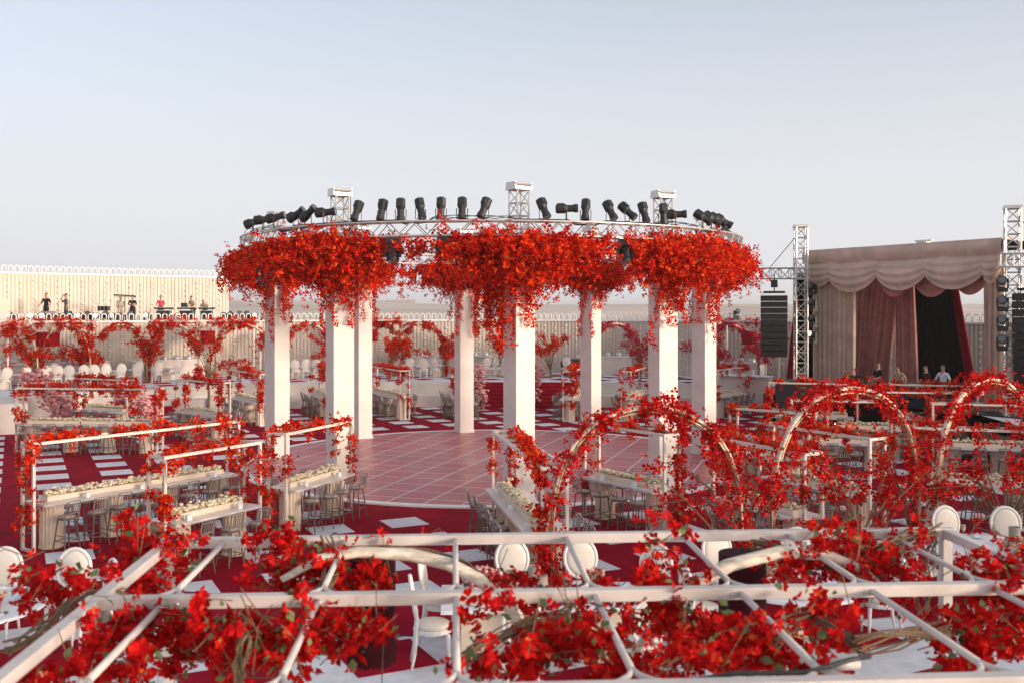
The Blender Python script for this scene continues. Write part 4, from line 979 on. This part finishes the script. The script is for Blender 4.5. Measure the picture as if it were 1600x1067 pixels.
# ---- gear on the platform
def box_thing(name, label, cat, loc, rz, parts, group=None):
    t = thing(name, label, cat, loc, rz, group)
    for nm, c, d, m_ in parts: MB().box(c, d).build(nm, m_, t)
    return t
def keyboard_desk(px, d, wdt, label, laptop=False):
    t = thing('keyboard_desk', label, 'keyboard', on_plat(px, d), 0.15, 'keyboards on the platform')
    cs = MB().box((0, 0, 0.40), (wdt * 0.72, 0.55, 0.78)).build('case', 'black', t)
    fr = MB()
    for x in (-1, 1):
        for z in (0.02, 0.40, 0.78): pass
        fr.box((x * wdt * 0.365, -0.285, 0.4), (0.03, 0.03, 0.8))
    fr.box((0, -0.285, 0.795), (wdt * 0.76, 0.03, 0.03)); fr.box((0, -0.285, 0.01), (wdt * 0.76, 0.03, 0.03)); fr.build('case_trim', 'aluminium', t)
    kb = MB().box((0, -0.05, 0.93), (wdt, 0.38, 0.11)).build('keyboard', 'black_gloss', t); MB().box((0, -0.15, 0.99), (wdt * 0.92, 0.14, 0.015)).build('keys', 'china', kb)
    for x in (-1, 1): MB().tube([(x * wdt * 0.3, -0.25, 0.82), (x * wdt * 0.36, 0.1, 0.875)], 0.02, 6).build('leg', 'aluminium', t)
    if laptop: 
        l = MB().box((-0.2, 0.05, 1.0), (0.4, 0.28, 0.02)).build('laptop_base', 'metal_case', t); MB().box((-0.2, 0.18, 1.14), (0.4, 0.02, 0.27)).build('laptop_screen', 'black_gloss', l)
keyboard_desk(256, 62.0, 1.15, 'black keyboard on a road case, left of the three desks')
keyboard_desk(292, 62.8, 1.15, 'black keyboard desk with a laptop, middle of the three', True)
keyboard_desk(323, 63.4, 1.0, 'pale keyboard desk, right of the three')
t = thing('tilted_keyboard', 'large black keyboard tilted high on a tripod stand', 'keyboard', on_plat(195, 60.6), 0.1)
MB().bar((-0.62, 0, 1.72), (0.62, 0, 1.64), 0.32, 0.14).build('body', 'black_gloss', t); MB().bar((-0.58, -0.17, 1.69), (0.58, -0.17, 1.61), 0.02, 0.06).build('panel', 'metal_case', t)
MB().tube([(0, 0, 1.62), (0, 0, 0.5)], 0.025, 6).build('pole', 'black', t)
for a in (0.3, 2.4, 4.5): MB().tube([(0, 0, 0.6), (0.4 * math.cos(a), 0.4 * math.sin(a), 0.0)], 0.018, 5).build('leg', 'black', t)
t = thing('mixing_console', 'mixing desk on a black road case beside the man in black', 'mixer', on_plat(75, 58.6), 0.2)
MB().box((0, 0, 0.30), (1.15, 0.6, 0.6)).build('case', 'black', t); MB().box((0, 0.02, 0.67), (0.85, 0.5, 0.12)).build('console', 'metal_case', t)
kn = MB()
for i in range(9):
    for j in range(3): kn.box((-0.36 + 0.09 * i, -0.12 + 0.12 * j, 0.742), (0.03, 0.03, 0.025))
kn.build('knobs', 'black', t)
t = thing('microphone_stand', 'thin black microphone stand left of the person in grey', 'stand', on_plat(91, 59.0), 0)
MB().lathe([(0.16, 0), (0.15, 0.025), (0.03, 0.04)], 14).build('base', 'black', t); MB().tube([(0, 0, 0.03), (0, 0, 1.3)], 0.014, 6).build('pole', 'black', t)
MB().tube([(-0.12, 0, 1.15), (0, 0, 1.3), (0.28, 0, 1.62)], 0.011, 6).build('boom', 'black', t); MB().lathe([(0.012, 0), (0.02, 0.08), (0.03, 0.1), (0.025, 0.14)], 8, (0.28, 0, 1.6)).build('microphone', 'black', t)
t = thing('percussion_set', 'set of small dark drums on thin stands between the lights', 'drums', on_plat(162, 60.2), 0)
for i, x in enumerate((-0.24, 0.0, 0.24)): 
    dr = MB().lathe([(0.13, 0.78), (0.14, 1.05)], 16, (x, 0, 0)).build('drum', 'black', t); MB().lathe([(0.142, 1.05), (0.142, 1.075)], 16, (x, 0, 0)).build('rim', 'metal_case', dr)
for i, (x, z) in enumerate(((-0.42, 1.22), (-0.02, 1.42), (0.36, 1.38))):
    MB().lathe([(0.10, 0.0), (0.03, 0.025), (0.01, 0.03)], 14, (x, 0.1, z)).build('cymbal', 'black', t); MB().tube([(x, 0.1, z), (x * 0.9, 0.1, 0.8)], 0.008, 4).build('rod', 'black', t)
for x in (-0.36, 0.36):
    for q in (-1, 1): MB().tube([(x, 0, 0.9), (x + 0.12 * q, 0.15 * q, 0.0)], 0.013, 5).build('leg', 'metal_case', t)
for i, (px, d, glint, ti) in enumerate([(20, 55.7, 1, 75), (46, 56.4, 1, 80), (64, 56.8, 1, 85), (97, 57.2, 0, 100), (110, 57.5, 0, 40), (125, 57.7, 1, 80), (139, 58.0, 0, 60), (151, 58.2, 1, 85), (166, 58.5, 0, 50), (177, 58.7, 1, 82), (187, 58.9, 0, 90),
                                      (202, 59.2, 0, 60), (230, 59.8, 1, 80), (276, 60.6, 0, 85), (351, 62.4, 0, 80), (362, 62.6, 0, 60), (373, 62.8, 0, 50), (386, 63.1, 0, 50), (398, 63.3, 1, 85)]):
    moving_head(on_plat(px, d + 1.5), rng.uniform(-.7, .7), 'moving head light on the wall platform, %s from the left' % words[i], 'moving head lights along the platform edge', False, bool(glint), ti, 1.25)
moving_head(((1151 - 800) / FPX * 60.3, 60.3, 4.9), 0.3, 'small lone light on the wall top right of the columns', 'lights on the back wall', False, False, 60, 1.0)
MB().box((0, 0, -0.03), (0.4, 0.4, 0.12)).build('bracket', 'black', bpy.data.objects[[o.name for o in bpy.data.objects if o.name.startswith('moving_head_light')][-1]])

# ================================================================ STAGE
SL, SRT = Vector((14.25, 48.0)), Vector((19.4, 39.5)); sdir = (SRT - SL).normalized(); srz = math.atan2(sdir.y, sdir.x); SW = (SRT - SL).length; SZ = 1.35
def SP_(u, v, z=0.0): return (SL.x + sdir.x * u - sdir.y * v, SL.y + sdir.y * u + sdir.x * v, z)
plat = thing('stage_platform', 'low black stage deck under the beige drapes', 'stage', (SL.x, SL.y, 0), srz)
MB().box((SW / 2, 2.9, SZ / 2), (SW + 3.4, 8.2, SZ - 0.01)).build('deck', 'black', plat); MB().box((SW / 2, -1.21, SZ / 2), (SW + 3.4, 0.02, SZ - 0.04)).build('skirt', 'drape_dark', plat)
st = thing('stage_drapery', 'beige draped stage canopy with swags and mauve inner curtains', 'stage canopy', (SL.x, SL.y, SZ), srz)
def drape(name, m_, x0, x1, y, z0, z1, folds, amp=0.09, topx=None, parent=st, pinch=None, seed=0):
    def fn(u, v):
        z = z1 + (z0 - z1) * v; a, b = (x0, x1)
        if topx: a = topx[0] + (x0 - topx[0]) * v; b = topx[1] + (x1 - topx[1]) * v
        if pinch: w_ = 1 - pinch[1] * math.exp(-((v - pinch[0]) / 0.18) ** 2); c_ = (a + b) / 2; a, b = c_ + (a - c_) * w_, c_ + (b - c_) * w_
        x = a + (b - a) * u; ph = folds * 2 * math.pi * u + seed
        return (x + 0.03 * math.sin(ph * 0.7 + v * 2), y + amp * (math.sin(ph + 0.6 * math.sin(v * 3 + seed)) + 0.4 * math.sin(ph * 2.3 + seed)) * (0.6 + 0.4 * v), z)
    return MB().grid(fn, int(folds * 10), 18).build(name, m_, parent, True)
HT = 8.22 - SZ
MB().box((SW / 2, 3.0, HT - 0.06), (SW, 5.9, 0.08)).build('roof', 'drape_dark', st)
for x in (0.1, SW - 0.1):
    for y in (0.35, 5.8): MB().tube([(x, y, 0.0), (x, y, HT - 0.12)], 0.06, 8).build('frame_post', 'aluminium', st)
MB().grid(lambda u, v: (u * (SW + 0.3) - 0.15, -0.14 - 0.10 * math.sin(v * math.pi) + 0.02 * math.sin(u * 31 + v * 3) , HT + 0.03 - v * 0.62 + 0.02 * math.sin(u * 19)), 60, 10).build('fascia', 'drape_beige', st, True)
MB().box((SW / 2, 0.2, HT + 0.02), (SW + 0.25, 0.62, 0.06)).build('fascia_top', 'drape_beige', st)
def swag(x0, x1, drop, y, z, m_, name='swag'):
    def fn(u, v):
        sag = (4 * u * (1 - u)) ** 0.85; zz = z - v * (0.72 + drop * 0.66 * sag)
        fold = math.sin(v * 24 + 2.2 * sag) * 0.032 * (0.25 + sag * 0.6)
        return (x0 + (x1 - x0) * u, y - 0.16 * math.sin(math.pi * min(1, v * 0.9)) * (0.4 + sag) - fold, zz)
    MB().grid(fn, 36, 44).build(name, m_, st, True)
zs = HT - 0.52
swag(-0.1, 1.55, 0.75, -0.06, zs, 'drape_beige'); swag(1.25, 4.15, 1.15, -0.10, zs, 'drape_beige'); swag(3.95, 6.65, 1.1, -0.07, zs, 'drape_beige'); swag(6.45, 9.35, 1.1, -0.10, zs, 'drape_beige'); swag(9.15, 10.0, 0.8, -0.06, zs, 'drape_beige')
swag(3.6, 5.6, 1.5, 0.5, zs, 'drape_mauve', 'inner_swag'); swag(5.3, 7.6, 1.55, 0.55, zs, 'drape_mauve', 'inner_swag'); swag(7.3, 9.3, 1.45, 0.5, zs, 'drape_mauve', 'inner_swag')
drape('front_curtain', 'drape_beige', 0.1, 2.65, 0.25, 0.0, zs, 9, 0.09)
drape('front_curtain', 'drape_beige', 9.0, 9.85, 0.25, 0.0, zs, 4, 0.08)
drape('inner_curtain', 'drape_mauve', -0.1, 1.35, 3.0, 0.0, zs, 7, 0.07, topx=(0.1, 2.3))
drape('inner_curtain', 'drape_mauve', 1.25, 2.2, 3.05, 0.0, zs, 6, 0.07, topx=(2.0, 2.95))
drape('inner_curtain', 'drape_mauve', 2.75, 4.0, 2.9, 0.0, zs, 7, 0.07, topx=(2.7, 3.75))
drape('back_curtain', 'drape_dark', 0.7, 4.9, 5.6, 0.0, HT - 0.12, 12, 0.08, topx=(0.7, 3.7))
drape('back_curtain_edge', 'drape_red', 4.75, 5.3, 5.45, 0.0, HT - 0.12, 3, 0.06, topx=(3.65, 3.95))
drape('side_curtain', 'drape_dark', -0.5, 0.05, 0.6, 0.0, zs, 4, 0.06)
box_thing('roof_projector', 'small silver box on top of the stage canopy', 'box', SP_(4.6, 2.5, 8.22), srz, [('case', (0, 0, 0.16), (0.5, 0.4, 0.3), 'aluminium'), ('plate', (0, 0, 0.345), (0.9, 0.12, 0.06), 'aluminium')])

def tower(x, y, label, top, wd, arm_dir, arm_z, arm_len):
    t = thing('truss_tower', label, 'truss', (x, y, 0), math.atan2(arm_dir[1], arm_dir[0]), 'stage side truss towers')
    truss(t, (0, 0, 0.0), (0, 0, top), wd, 0.035); MB().box((0, 0, top + 0.06), (wd + 0.1, wd + 0.1, 0.12)).build('head_plate', 'aluminium', t)
    MB().box((0, 0, 0.02), (1.1, 1.1, 0.04)).build('base_plate', 'aluminium', t)
    truss(t, (-0.5, -wd * 0.95, arm_z), (arm_len, -wd * 0.95, arm_z), 0.5, 0.035); 
    MB().box((0, -wd * 0.15, arm_z), (wd + 0.16, wd + 0.16, 0.75)).build('sleeve', 'aluminium', t) if False else None
    MB().tube([(arm_len * 0.75, -wd * .95, arm_z + 0.3), (0.1, 0, top - 0.3)], 0.018, 5).build('cable', 'black', t)
    return t
tower(13.6, 46.9, 'silver truss tower at the left of the stage', 9.3, 0.52, (-1, 0.05), 7.15, 1.75)
tower(19.25, 38.3, 'tall silver truss tower at the right picture edge', 9.3, 0.52, (1, -0.35), 7.3, 2.2)
def line_array(x, y, ztop, n, hb, rz, label, wd=1.2):
    t = thing('line_array_speaker', label, 'speaker', (x, y, ztop), rz, 'hanging line array speakers'); z = -0.25; yy = 0.0
    MB().box((0, 0.1, -0.1), (wd * 0.8, 0.5, 0.1)).build('fly_bar', 'black', t); MB().tube([(0, 0.1, -0.08), (0, 0.1, 0.75)], 0.03, 6).build('chain', 'black', t); MB().box((0, 0.1, 0.3), (0.3, 0.25, 0.35)).build('hoist', 'black', t)
    for k in range(n):
        a = R(1.2 * k * k / n); b = MB().box((0, 0, 0), (wd, 0.62, hb - 0.025)); b.box((0, -0.315, 0), (wd * 0.9, 0.012, hb * 0.7))
        b.xform(Matrix.Translation((0, yy, z - hb / 2)) @ Matrix.Rotation(a, 4, 'X')); c = b.build('cabinet', 'black', t); z -= hb * math.cos(a); yy += hb * math.sin(a)
    return t
line_array(12.35, 46.9, 6.35, 10, 0.285, R(-18), 'black hanging speaker stack left of the stage')
line_array(19.6, 37.55, 6.3, 12, 0.30, R(-45), 'black hanging speaker stack cut by the right picture edge', 1.2)
for i, z in enumerate((6.1, 5.35, 4.6, 3.85)):
    moving_head((14.12, 46.75, z), R(-60), 'black light on the left tower, %s from the top' % words[i], 'lights on the left tower', False, i == 3, 78, 1.1)
    moving_head((18.85, 38.25, z), R(-30), 'black light on the right tower, %s from the top' % words[i], 'lights on the right tower', False, False, 78, 1.1)
t = thing('side_drape', 'dark red masking drape behind the left tower', 'drape', SP_(-1.75, 0.6, SZ), srz); drape('cloth', 'drape_dark', 0, 1.4, 0, 0.0, 5.9, 6, 0.07, parent=t, topx=(0.5, 1.4)); drape('red_edge', 'drape_red', -0.15, 0.35, -0.15, 0.0, 4.6, 3, 0.05, parent=t, topx=(0.5, 0.8))
t = thing('side_drape', 'red masking drape behind the right tower', 'drape', SP_(10.4, 1.2, SZ), srz); drape('cloth', 'drape_red', 0, 1.6, 0, 0.0, 6.3, 6, 0.07, parent=t)
# stage people and desks
def on_stage(u, v): return SP_(u, v, SZ)
person(on_stage(4.55, -0.55), srz + math.pi - 0.2, 'man in black standing at the mauve curtains on stage', 'cloth_black', 'trouser', 'front', sc=1.02)
person(on_stage(5.75, -0.6), srz + math.pi, 'person in beige leaning over the stage desk', 'cloth_beige', 'trouser', 'wide', lean=22, sc=1.0)
person(on_stage(6.45, 0.2), srz + math.pi - 0.1, 'dark dressed person standing deep on the stage', 'cloth_black', 'trouser', 'front', lean=8, sc=0.98)
person(on_stage(7.75, -0.55), srz + math.pi, 'man in a pale blue shirt on stage', 'cloth_pale', 'trouser', 'wide', sc=1.04)
t = box_thing('equipment_case', 'black equipment cases on stage left of the man in black', 'case', on_stage(3.4, -0.5), srz, [('case', (0, 0, 0.5), (1.3, 0.7, 1.0), 'black'), ('lid', (0.05, 0, 1.07), (1.2, 0.66, 0.12), 'black_gloss')])
t = box_thing('stage_desk', 'grey desk in front of the people on stage', 'desk', on_stage(6.3, -1.0), srz, [('top', (0, 0, 0.9), (2.2, 0.36, 0.06), 'metal_case'), ('panel', (0, -0.12, 0.43), (2.1, 0.04, 0.86), 'trouser')])
box_thing('subwoofer', 'black speaker cabinets on the floor below the left tower', 'speaker', (12.9, 45.6, 0.012), srz, [('cabinet', (0, 0, 0.55), (1.5, 0.8, 1.1), 'black'), ('cabinet', (0, 0, 1.66), (1.5, 0.8, 1.1), 'black')])

# ================================================================ NEAR TERRACE
def place(t_loc, pts, nm, z=NZ + 0.77):
    for i, (x, y) in enumerate(pts):
        p = thing('dinner_plate', 'white dinner plate with folded napkin, %s on %s' % (words[i], nm), 'plate', (t_loc[0] + x, t_loc[1] + y, z), rng.uniform(0, 6), 'plates on the near tables')
        MB().lathe([(0.07, 0.0), (0.09, 0.004), (0.145, 0.016), (0.148, 0.02), (0.088, 0.01)], 24).build('rim', 'china', p, True)
        MB().box((0, 0, 0.028), (0.10, 0.16, 0.03), 0.4, 0.7).build('napkin', 'cloth_white', p)
        MB().lathe([(0.035, 0), (0.006, 0.008), (0.006, 0.09), (0.035, 0.12), (0.032, 0.2)], 12, (0.17, 0.1, 0), cap=False).build('wine_glass', 'glass_smoke', p, True)
def hurricane(loc, label, r=0.085, h=0.30):
    s = thing('hurricane_lamp', label, 'candle lamp', loc, 0, 'hurricane lamps on the near tables')
    MB().lathe([(r * 0.95, 0.0), (r, 0.01), (r, h), (r * 0.96, h), (r * 0.96, 0.02)], 24).build('glass', 'glass_smoke', s, True)
    MB().lathe([(r * 0.55, 0.02), (r * 0.55, h * 0.5)], 16).build('candle', 'candle', s)
def posy(loc, r, n, m_, label, h=0.28):
    s = thing('flower_centrepiece', label, 'flowers', loc, 0, 'centrepieces on the near tables')
    MB().lathe([(0.09, 0.0), (0.12, 0.10), (0.11, 0.14)], 16).build('bowl', 'china', s)
    v = nrm(rng.normal(size=(n, 3))) * np.array([r, r, h * 0.6]) * rng.uniform(0.7, 1.05, (n, 1)); v[:, 2] = np.abs(v[:, 2]) + 0.10
    blobs('blooms', v, 0.035 if m_ == 'peach' else 0.03, m_, s); leaves('foliage', v[: n // 4] * 1.03, 0.07, 'leaf', s)
TN = NZ + 0.018
for i, (x, y, L, wd, rz, nm, rd) in enumerate([(-6.75, 12.25, 0, 0.95, 0, 'the near-left round table', True), (0.35, 12.7, 2.5, 1.15, 0.06, 'the near-centre table', False), (3.75, 13.35, 0, 1.0, 0, 'the near table behind the dark lampshade', True), (7.35, 15.2, 0, 1.0, 0, 'the near-right round table', True)]):
    dining_table((x, y, TN), rz, L, 'white laid dining table, ' + nm, 'dining tables on the near terrace', wd, rd)
    if rd: pts = [((wd - 0.24) * math.cos(a), (wd - 0.24) * math.sin(a)) for a in np.linspace(0.4, 2 * math.pi + 0.4, 7)[:-1]]
    else: pts = [(-0.8, 0.35), (0, 0.37), (0.8, 0.35), (-0.8, -0.35), (0, -0.35), (0.8, -0.35)]
    place((x, y), pts, nm)
CH = [(-6.0, 13.4, math.pi, 'behind the near-left table, the right one'), (-6.95, 13.45, math.pi + .1, 'behind the near-left table, the left one'), (-5.45, 12.9, math.pi - 0.9, 'right of the near-left table'),
      (0.0, 13.95, math.pi, 'behind the three hurricane lamps'), (0.98, 14.0, math.pi, 'behind the near-centre table, the right one'), (1.9, 13.7, math.pi - .5, 'at the right end of the near-centre table'), (-0.95, 13.3, -1.6, 'at the left end of the near-centre table, far one'), (-0.98, 12.3, -1.45, 'at the left end of the near-centre table, near one'),
      (0.1, 11.5, 0.1, 'in front of the near-centre table'), (1.5, 11.6, 0.3, 'right in front of the near-centre table'), (3.1, 14.5, math.pi + .3, 'behind the dark lampshade'), (4.2, 14.7, math.pi - .3, 'far side of the table behind the lampshade'), (4.95, 13.4, 1.5, 'right of the table behind the lampshade'), (2.5, 13.0, -1.4, 'left of the table behind the lampshade'),
      (7.25, 16.35, math.pi + .1, 'behind the near-right table, the left one'), (8.15, 16.3, math.pi - .2, 'behind the near-right table, the right one'), (6.15, 15.0, -1.3, 'left of the near-right table'), (6.7, 14.1, -.6, 'in front of the near-right table')]
for x, y, rz, wh in CH: chair((x, y, TN), rz, 'white oval-back chair ' + wh, 'white chairs on the near terrace', 1.06)
for i, (px, d) in enumerate([(797, 12.75), (835, 13.0), (846, 12.55)]): hurricane(((px - 800) / FPX * d, d, TN + 0.752), 'frosted hurricane lamp on the near-centre table, %s from the left' % words[i], 0.08, 0.30)
hurricane((7.75, 15.35, TN + 0.752), 'frosted hurricane lamp on the near-right table'); posy((7.6, 14.95, TN + 0.752), 0.24, 120, 'peach', 'low peach rose centrepiece on the near-right table', 0.2)
posy((-6.5, 12.15, TN + 0.752), 0.28, 150, 'peach', 'peach rose centrepiece on the near-left table'); posy((-0.38, 12.85, TN + 0.752), 0.26, 420, 'pink', 'pink hydrangea centrepiece on the near-centre table', 0.36); posy((3.45, 13.5, TN + 0.752), 0.25, 130, 'peach', 'peach centrepiece on the table behind the lampshade')

# ---- foreground arbour
AZ = 2.6; A0 = Vector((-2.64, 7.67)); arz = R(3.4); AW = 6.15; AD = 1.58
arb = thing('foreground_arbour', 'big white open arbour frame with red flowers nearest the camera', 'arbour', (A0.x, A0.y, NZ + 0.012), arz)
INV = (Matrix.Translation((A0.x, A0.y, NZ + 0.012)) @ Matrix.Rotation(arz, 4, 'Z')).inverted()
def AL(px, py, d): return INV @ P(px, py, d)
def bev_bar(p0, p1, w_, h_):
    return MB().bar(p0, p1, w_, h_)
def bevel(o, wd=0.006):
    b = o.modifiers.new('bevel', 'BEVEL'); b.width = wd; b.segments = 2; b.limit_method = 'ANGLE'; return o
for k in range(3): bevel(MB().bar((-0.06, -AD * k, AZ), (AW + 0.06, -AD * k, AZ), 0.085, 0.075).build('beam', 'arbour_paint', arb))
for x in (0, AW):
    for k in range(2): bevel(MB().bar((x, -AD * k - 0.044, AZ - 0.003), (x, -AD * (k + 1) + 0.044, AZ - 0.003), 0.08, 0.072).build('side_beam', 'arbour_paint', arb))
    for k in range(3): bevel(MB().box((x, -AD * k, (AZ - 0.042) / 2), (0.08, 0.08, AZ - 0.043)).build('post', 'arbour_paint', arb))
for k in range(2):
    for x in (0.42, 1.35, 2.2, 3.07, 4.0, 4.85, 5.65):
        y0, y1 = -AD * k - 0.05, -AD * (k + 1) + 0.05; ys = y1 + 0.22
        rd = MB().tube([(x, y0, AZ), (x, ys, AZ)], 0.020, 8)
        rd.build('rod', 'arbour_paint', arb, True)
        for s in (-1, 1):
            MB().tube([(x, ys + 0.03, AZ), (x + 0.010 * s, ys - 0.04, AZ), (x + 0.035 * s, ys - 0.10, AZ), (x + 0.085 * s, ys - 0.16, AZ), (x + 0.16 * s, ys - 0.205, AZ)], 0.016, 7).build('fork', 'arbour_paint', arb, True)
for k in (0, 1):
    for i in range(7): MB().lathe([(0.012, 0), (0.012, 0.008), (0.006, 0.012)], 8).xform(Matrix.Translation((0.5 + 0.86 * i, -AD * (k + 1) * 1.0 + AD * 0 - 0.042, AZ - 0.005)) @ Matrix.Rotation(R(90), 4, 'X')).build('bolt', 'aluminium', arb)
# tan crescent pieces under the beams
for (pts, r0) in (([AL(440, 905, 7.0), AL(500, 872, 7.15), AL(560, 862, 7.25), AL(640, 866, 7.25), AL(700, 880, 7.2), AL(750, 905, 7.1), AL(800, 955, 7.0), AL(835, 1020, 6.9)], 0.045),
                  ([AL(985, 1030, 6.9), AL(1030, 965, 7.0), AL(1080, 915, 7.1), AL(1140, 882, 7.2), AL(1220, 862, 7.3), AL(1290, 866, 7.35), AL(1350, 890, 7.3), AL(1400, 940, 7.2)], 0.045),
                  ([AL(150, 940, 6.3), AL(175, 985, 6.2), AL(150, 1040, 6.0), AL(120, 1110, 5.9)], 0.05)):
    n_ = len(pts); MB().tube(pts, [0.03 + r0 * math.sin(math.pi * (i + 0.3) / n_) for i in range(n_)], 10, flat=0.6).build('crescent', 'cream_arch', arb, True)
# twig bundles
def bundle(pts, n=12, spread=0.035, r=0.006):
    m_ = MB()
    for k in range(n):
        ph = rng.uniform(0, 6); q = along([tuple(p) for p in pts], np.linspace(0, 1, 14)); 
        o_ = np.stack([np.sin(np.linspace(0, 7, 14) + ph), np.cos(np.linspace(0, 6, 14) + ph * 1.3), np.sin(np.linspace(0, 5, 14) + ph * 2)], 1) * spread
        m_.tube([tuple(v) for v in q + o_ + rng.normal(0, .008, q.shape)], r * rng.uniform(0.6, 1.5), 5)
    m_.build('twig_bundle', 'twig', arb, kind='stuff')
bundle([AL(510, 845, 7.55), AL(520, 890, 7.2), AL(500, 930, 6.5), AL(478, 985, 6.2), AL(430, 1060, 5.9)], 20, 0.045)
bundle([AL(540, 860, 7.4), AL(640, 858, 7.4), AL(720, 880, 7.3), AL(790, 945, 7.1)], 10, 0.03)
bundle([AL(10, 1010, 5.8), AL(60, 985, 6.0), AL(120, 945, 6.2), AL(190, 925, 6.4)], 12, 0.04)
bundle([AL(1180, 850, 7.7), AL(1290, 880, 7.4), AL(1380, 858, 7.6), AL(1465, 825, 7.9)], 14, 0.04)
bundle([AL(370, 1067, 5.2), AL(385, 1000, 5.4), AL(370, 960, 5.8)], 10, 0.03)
bundle([AL(720, 1030, 5.4), AL(800, 985, 5.8), AL(880, 960, 6.2), AL(930, 900, 6.8)], 10, 0.03)
bundle([AL(1180, 1000, 5.8), AL(1280, 960, 6.2), AL(1330, 1010, 5.6), AL(1480, 985, 6.0)], 12, 0.04)
bundle([AL(1452, 830, 7.85), AL(1450, 890, 7.8), AL(1440, 960, 7.8)], 10, 0.04)
CL = [(225, 850, 7.6, 38, 32, 120), (285, 880, 7.4, 30, 30, 80), (205, 905, 7.2, 26, 18, 40), (60, 930, 6.6, 50, 22, 110), (125, 915, 6.6, 25, 22, 50), (250, 870, 7.7, 20, 35, 40), (460, 890, 7.4, 36, 34, 230), (440, 850, 7.5, 22, 22, 60), (540, 910, 7.2, 46, 22, 170), (595, 905, 7.2, 22, 18, 50),
      (230, 985, 5.9, 60, 32, 230), (170, 1035, 5.5, 50, 26, 130), (330, 1000, 5.8, 60, 34, 240), (420, 1010, 5.6, 60, 30, 240), (520, 985, 6.0, 40, 34, 170), (570, 990, 6.1, 20, 22, 50), (100, 1050, 5.4, 40, 16, 60),
      (800, 905, 7.2, 22, 14, 60), (880, 920, 6.9, 26, 9, 50), (950, 920, 6.9, 40, 9, 90), (1040, 885, 7.1, 28, 30, 130), (1040, 945, 6.6, 24, 30, 110), (1080, 975, 6.3, 30, 26, 120),
      (850, 985, 6.0, 55, 26, 190), (900, 1020, 5.6, 60, 24, 180), (780, 1040, 5.4, 50, 16, 100), (985, 1035, 5.4, 45, 20, 110), (747, 985, 6.0, 9, 22, 26), (815, 960, 6.2, 18, 14, 34),
      (1085, 1030, 5.4, 40, 22, 120), (1150, 1000, 5.7, 45, 30, 170), (1230, 1010, 5.6, 50, 26, 190), (1270, 960, 6.2, 26, 26, 80), (1230, 895, 7.3, 24, 26, 80), (1290, 870, 7.5, 44, 18, 130), (1350, 895, 7.3, 44, 24, 180), (1400, 905, 7.2, 34, 26, 120), (1330, 850, 7.7, 24, 12, 40),
      (1560, 920, 6.8, 36, 34, 280), (1580, 985, 6.5, 40, 34, 240), (1530, 1015, 6.2, 40, 26, 150), (1480, 985, 6.2, 26, 24, 70), (1590, 880, 7.0, 24, 18, 90), (1470, 1045, 5.6, 40, 12, 40), (595, 838, 7.8, 8, 7, 9), (672, 838, 7.8, 12, 5, 10), (1000, 905, 7.0, 24, 10, 30), (1430, 835, 7.8, 16, 9, 24)]
Cn = []; Ln = []
for px, py, d, rx, ry, n in CL:
    n = int(n * 1.0)
    k = max(3, n // 9); cp_ = np.stack([rng.normal(px, rx * 0.8, k), rng.normal(py, ry * 0.8, k), d + rng.normal(0, 0.16, k)], 1)
    dr_ = np.stack([rng.normal(0, 32, k), rng.normal(6, 22, k), rng.normal(0, 0.10, k)], 1); ii = rng.integers(k, size=n)
    q = cp_[ii] + dr_[ii] * rng.uniform(-0.5, 1, (n, 1)) + np.stack([rng.normal(0, 6, n), rng.normal(0, 6, n), rng.normal(0, 0.03, n)], 1)
    Cn += [tuple(AL(*v)) for v in q]; Ln += [tuple(AL(*(v + np.array([rng.normal(0, 12), rng.normal(0, 12), -0.02])))) for v in q[: max(2, n // 5)]]
petals('vine_flowers', np.array(Cn), 0.047, 'petal_near', arb, k=5, wid=0.36, cup=0.45)
leaves('vine_leaves', np.array(Ln), 0.066, 'leaf', arb)
fs = MB()
for i in rng.choice(len(Cn), 420):
    p = Vector(Cn[i]); fs.tube([tuple(p), tuple(p + Vector(rng.normal(0, .05, 3))), tuple(p + Vector(rng.normal(0, .13, 3)))], 0.0035, 4)
fs.build('vine_stems', 'twig', arb, kind='stuff')
MB().tube([AL(1040, 1068, 4.85), AL(1150, 1052, 4.9), AL(1260, 1050, 4.9), AL(1330, 1030, 4.95), AL(1360, 1025, 5.0)], 0.012, 6).build('cable', 'black', arb, True)
MB().tube([AL(1302, 1038, 4.97), AL(1340, 1035, 5.0)], 0.032, 10).build('cable_coupler', 'arbour_paint', arb, True)
lampshade(P(581, 1010, 7.75), 'dark red fringed lampshade hanging left of centre under the arbour', 0.185, 0.70, 'fringed lampshades under the arbour', True, 0.12)
lampshade(P(1160, 995, 8.05), 'dark red fringed lampshade hanging right of centre under the arbour', 0.19, 0.68, 'fringed lampshades under the arbour', True, 0.12)

# ---- dusty air
hz_m = bpy.data.materials.new('haze'); hz_m.use_nodes = True; t = hz_m.node_tree; t.nodes.remove(t.nodes['Principled BSDF'])
vol = t.nodes.new('ShaderNodeVolumePrincipled'); vol.inputs['Color'].default_value = (1.0, 0.99, 0.99, 1); vol.inputs['Density'].default_value = 0.00032; vol.inputs['Anisotropy'].default_value = 0.2
t.links.new(vol.outputs[0], t.nodes['Material Output'].inputs['Volume'])
MB().box((0, 2900, 18), (17600, 7600, 60)).build('haze', hz_m, None, kind='stuff')
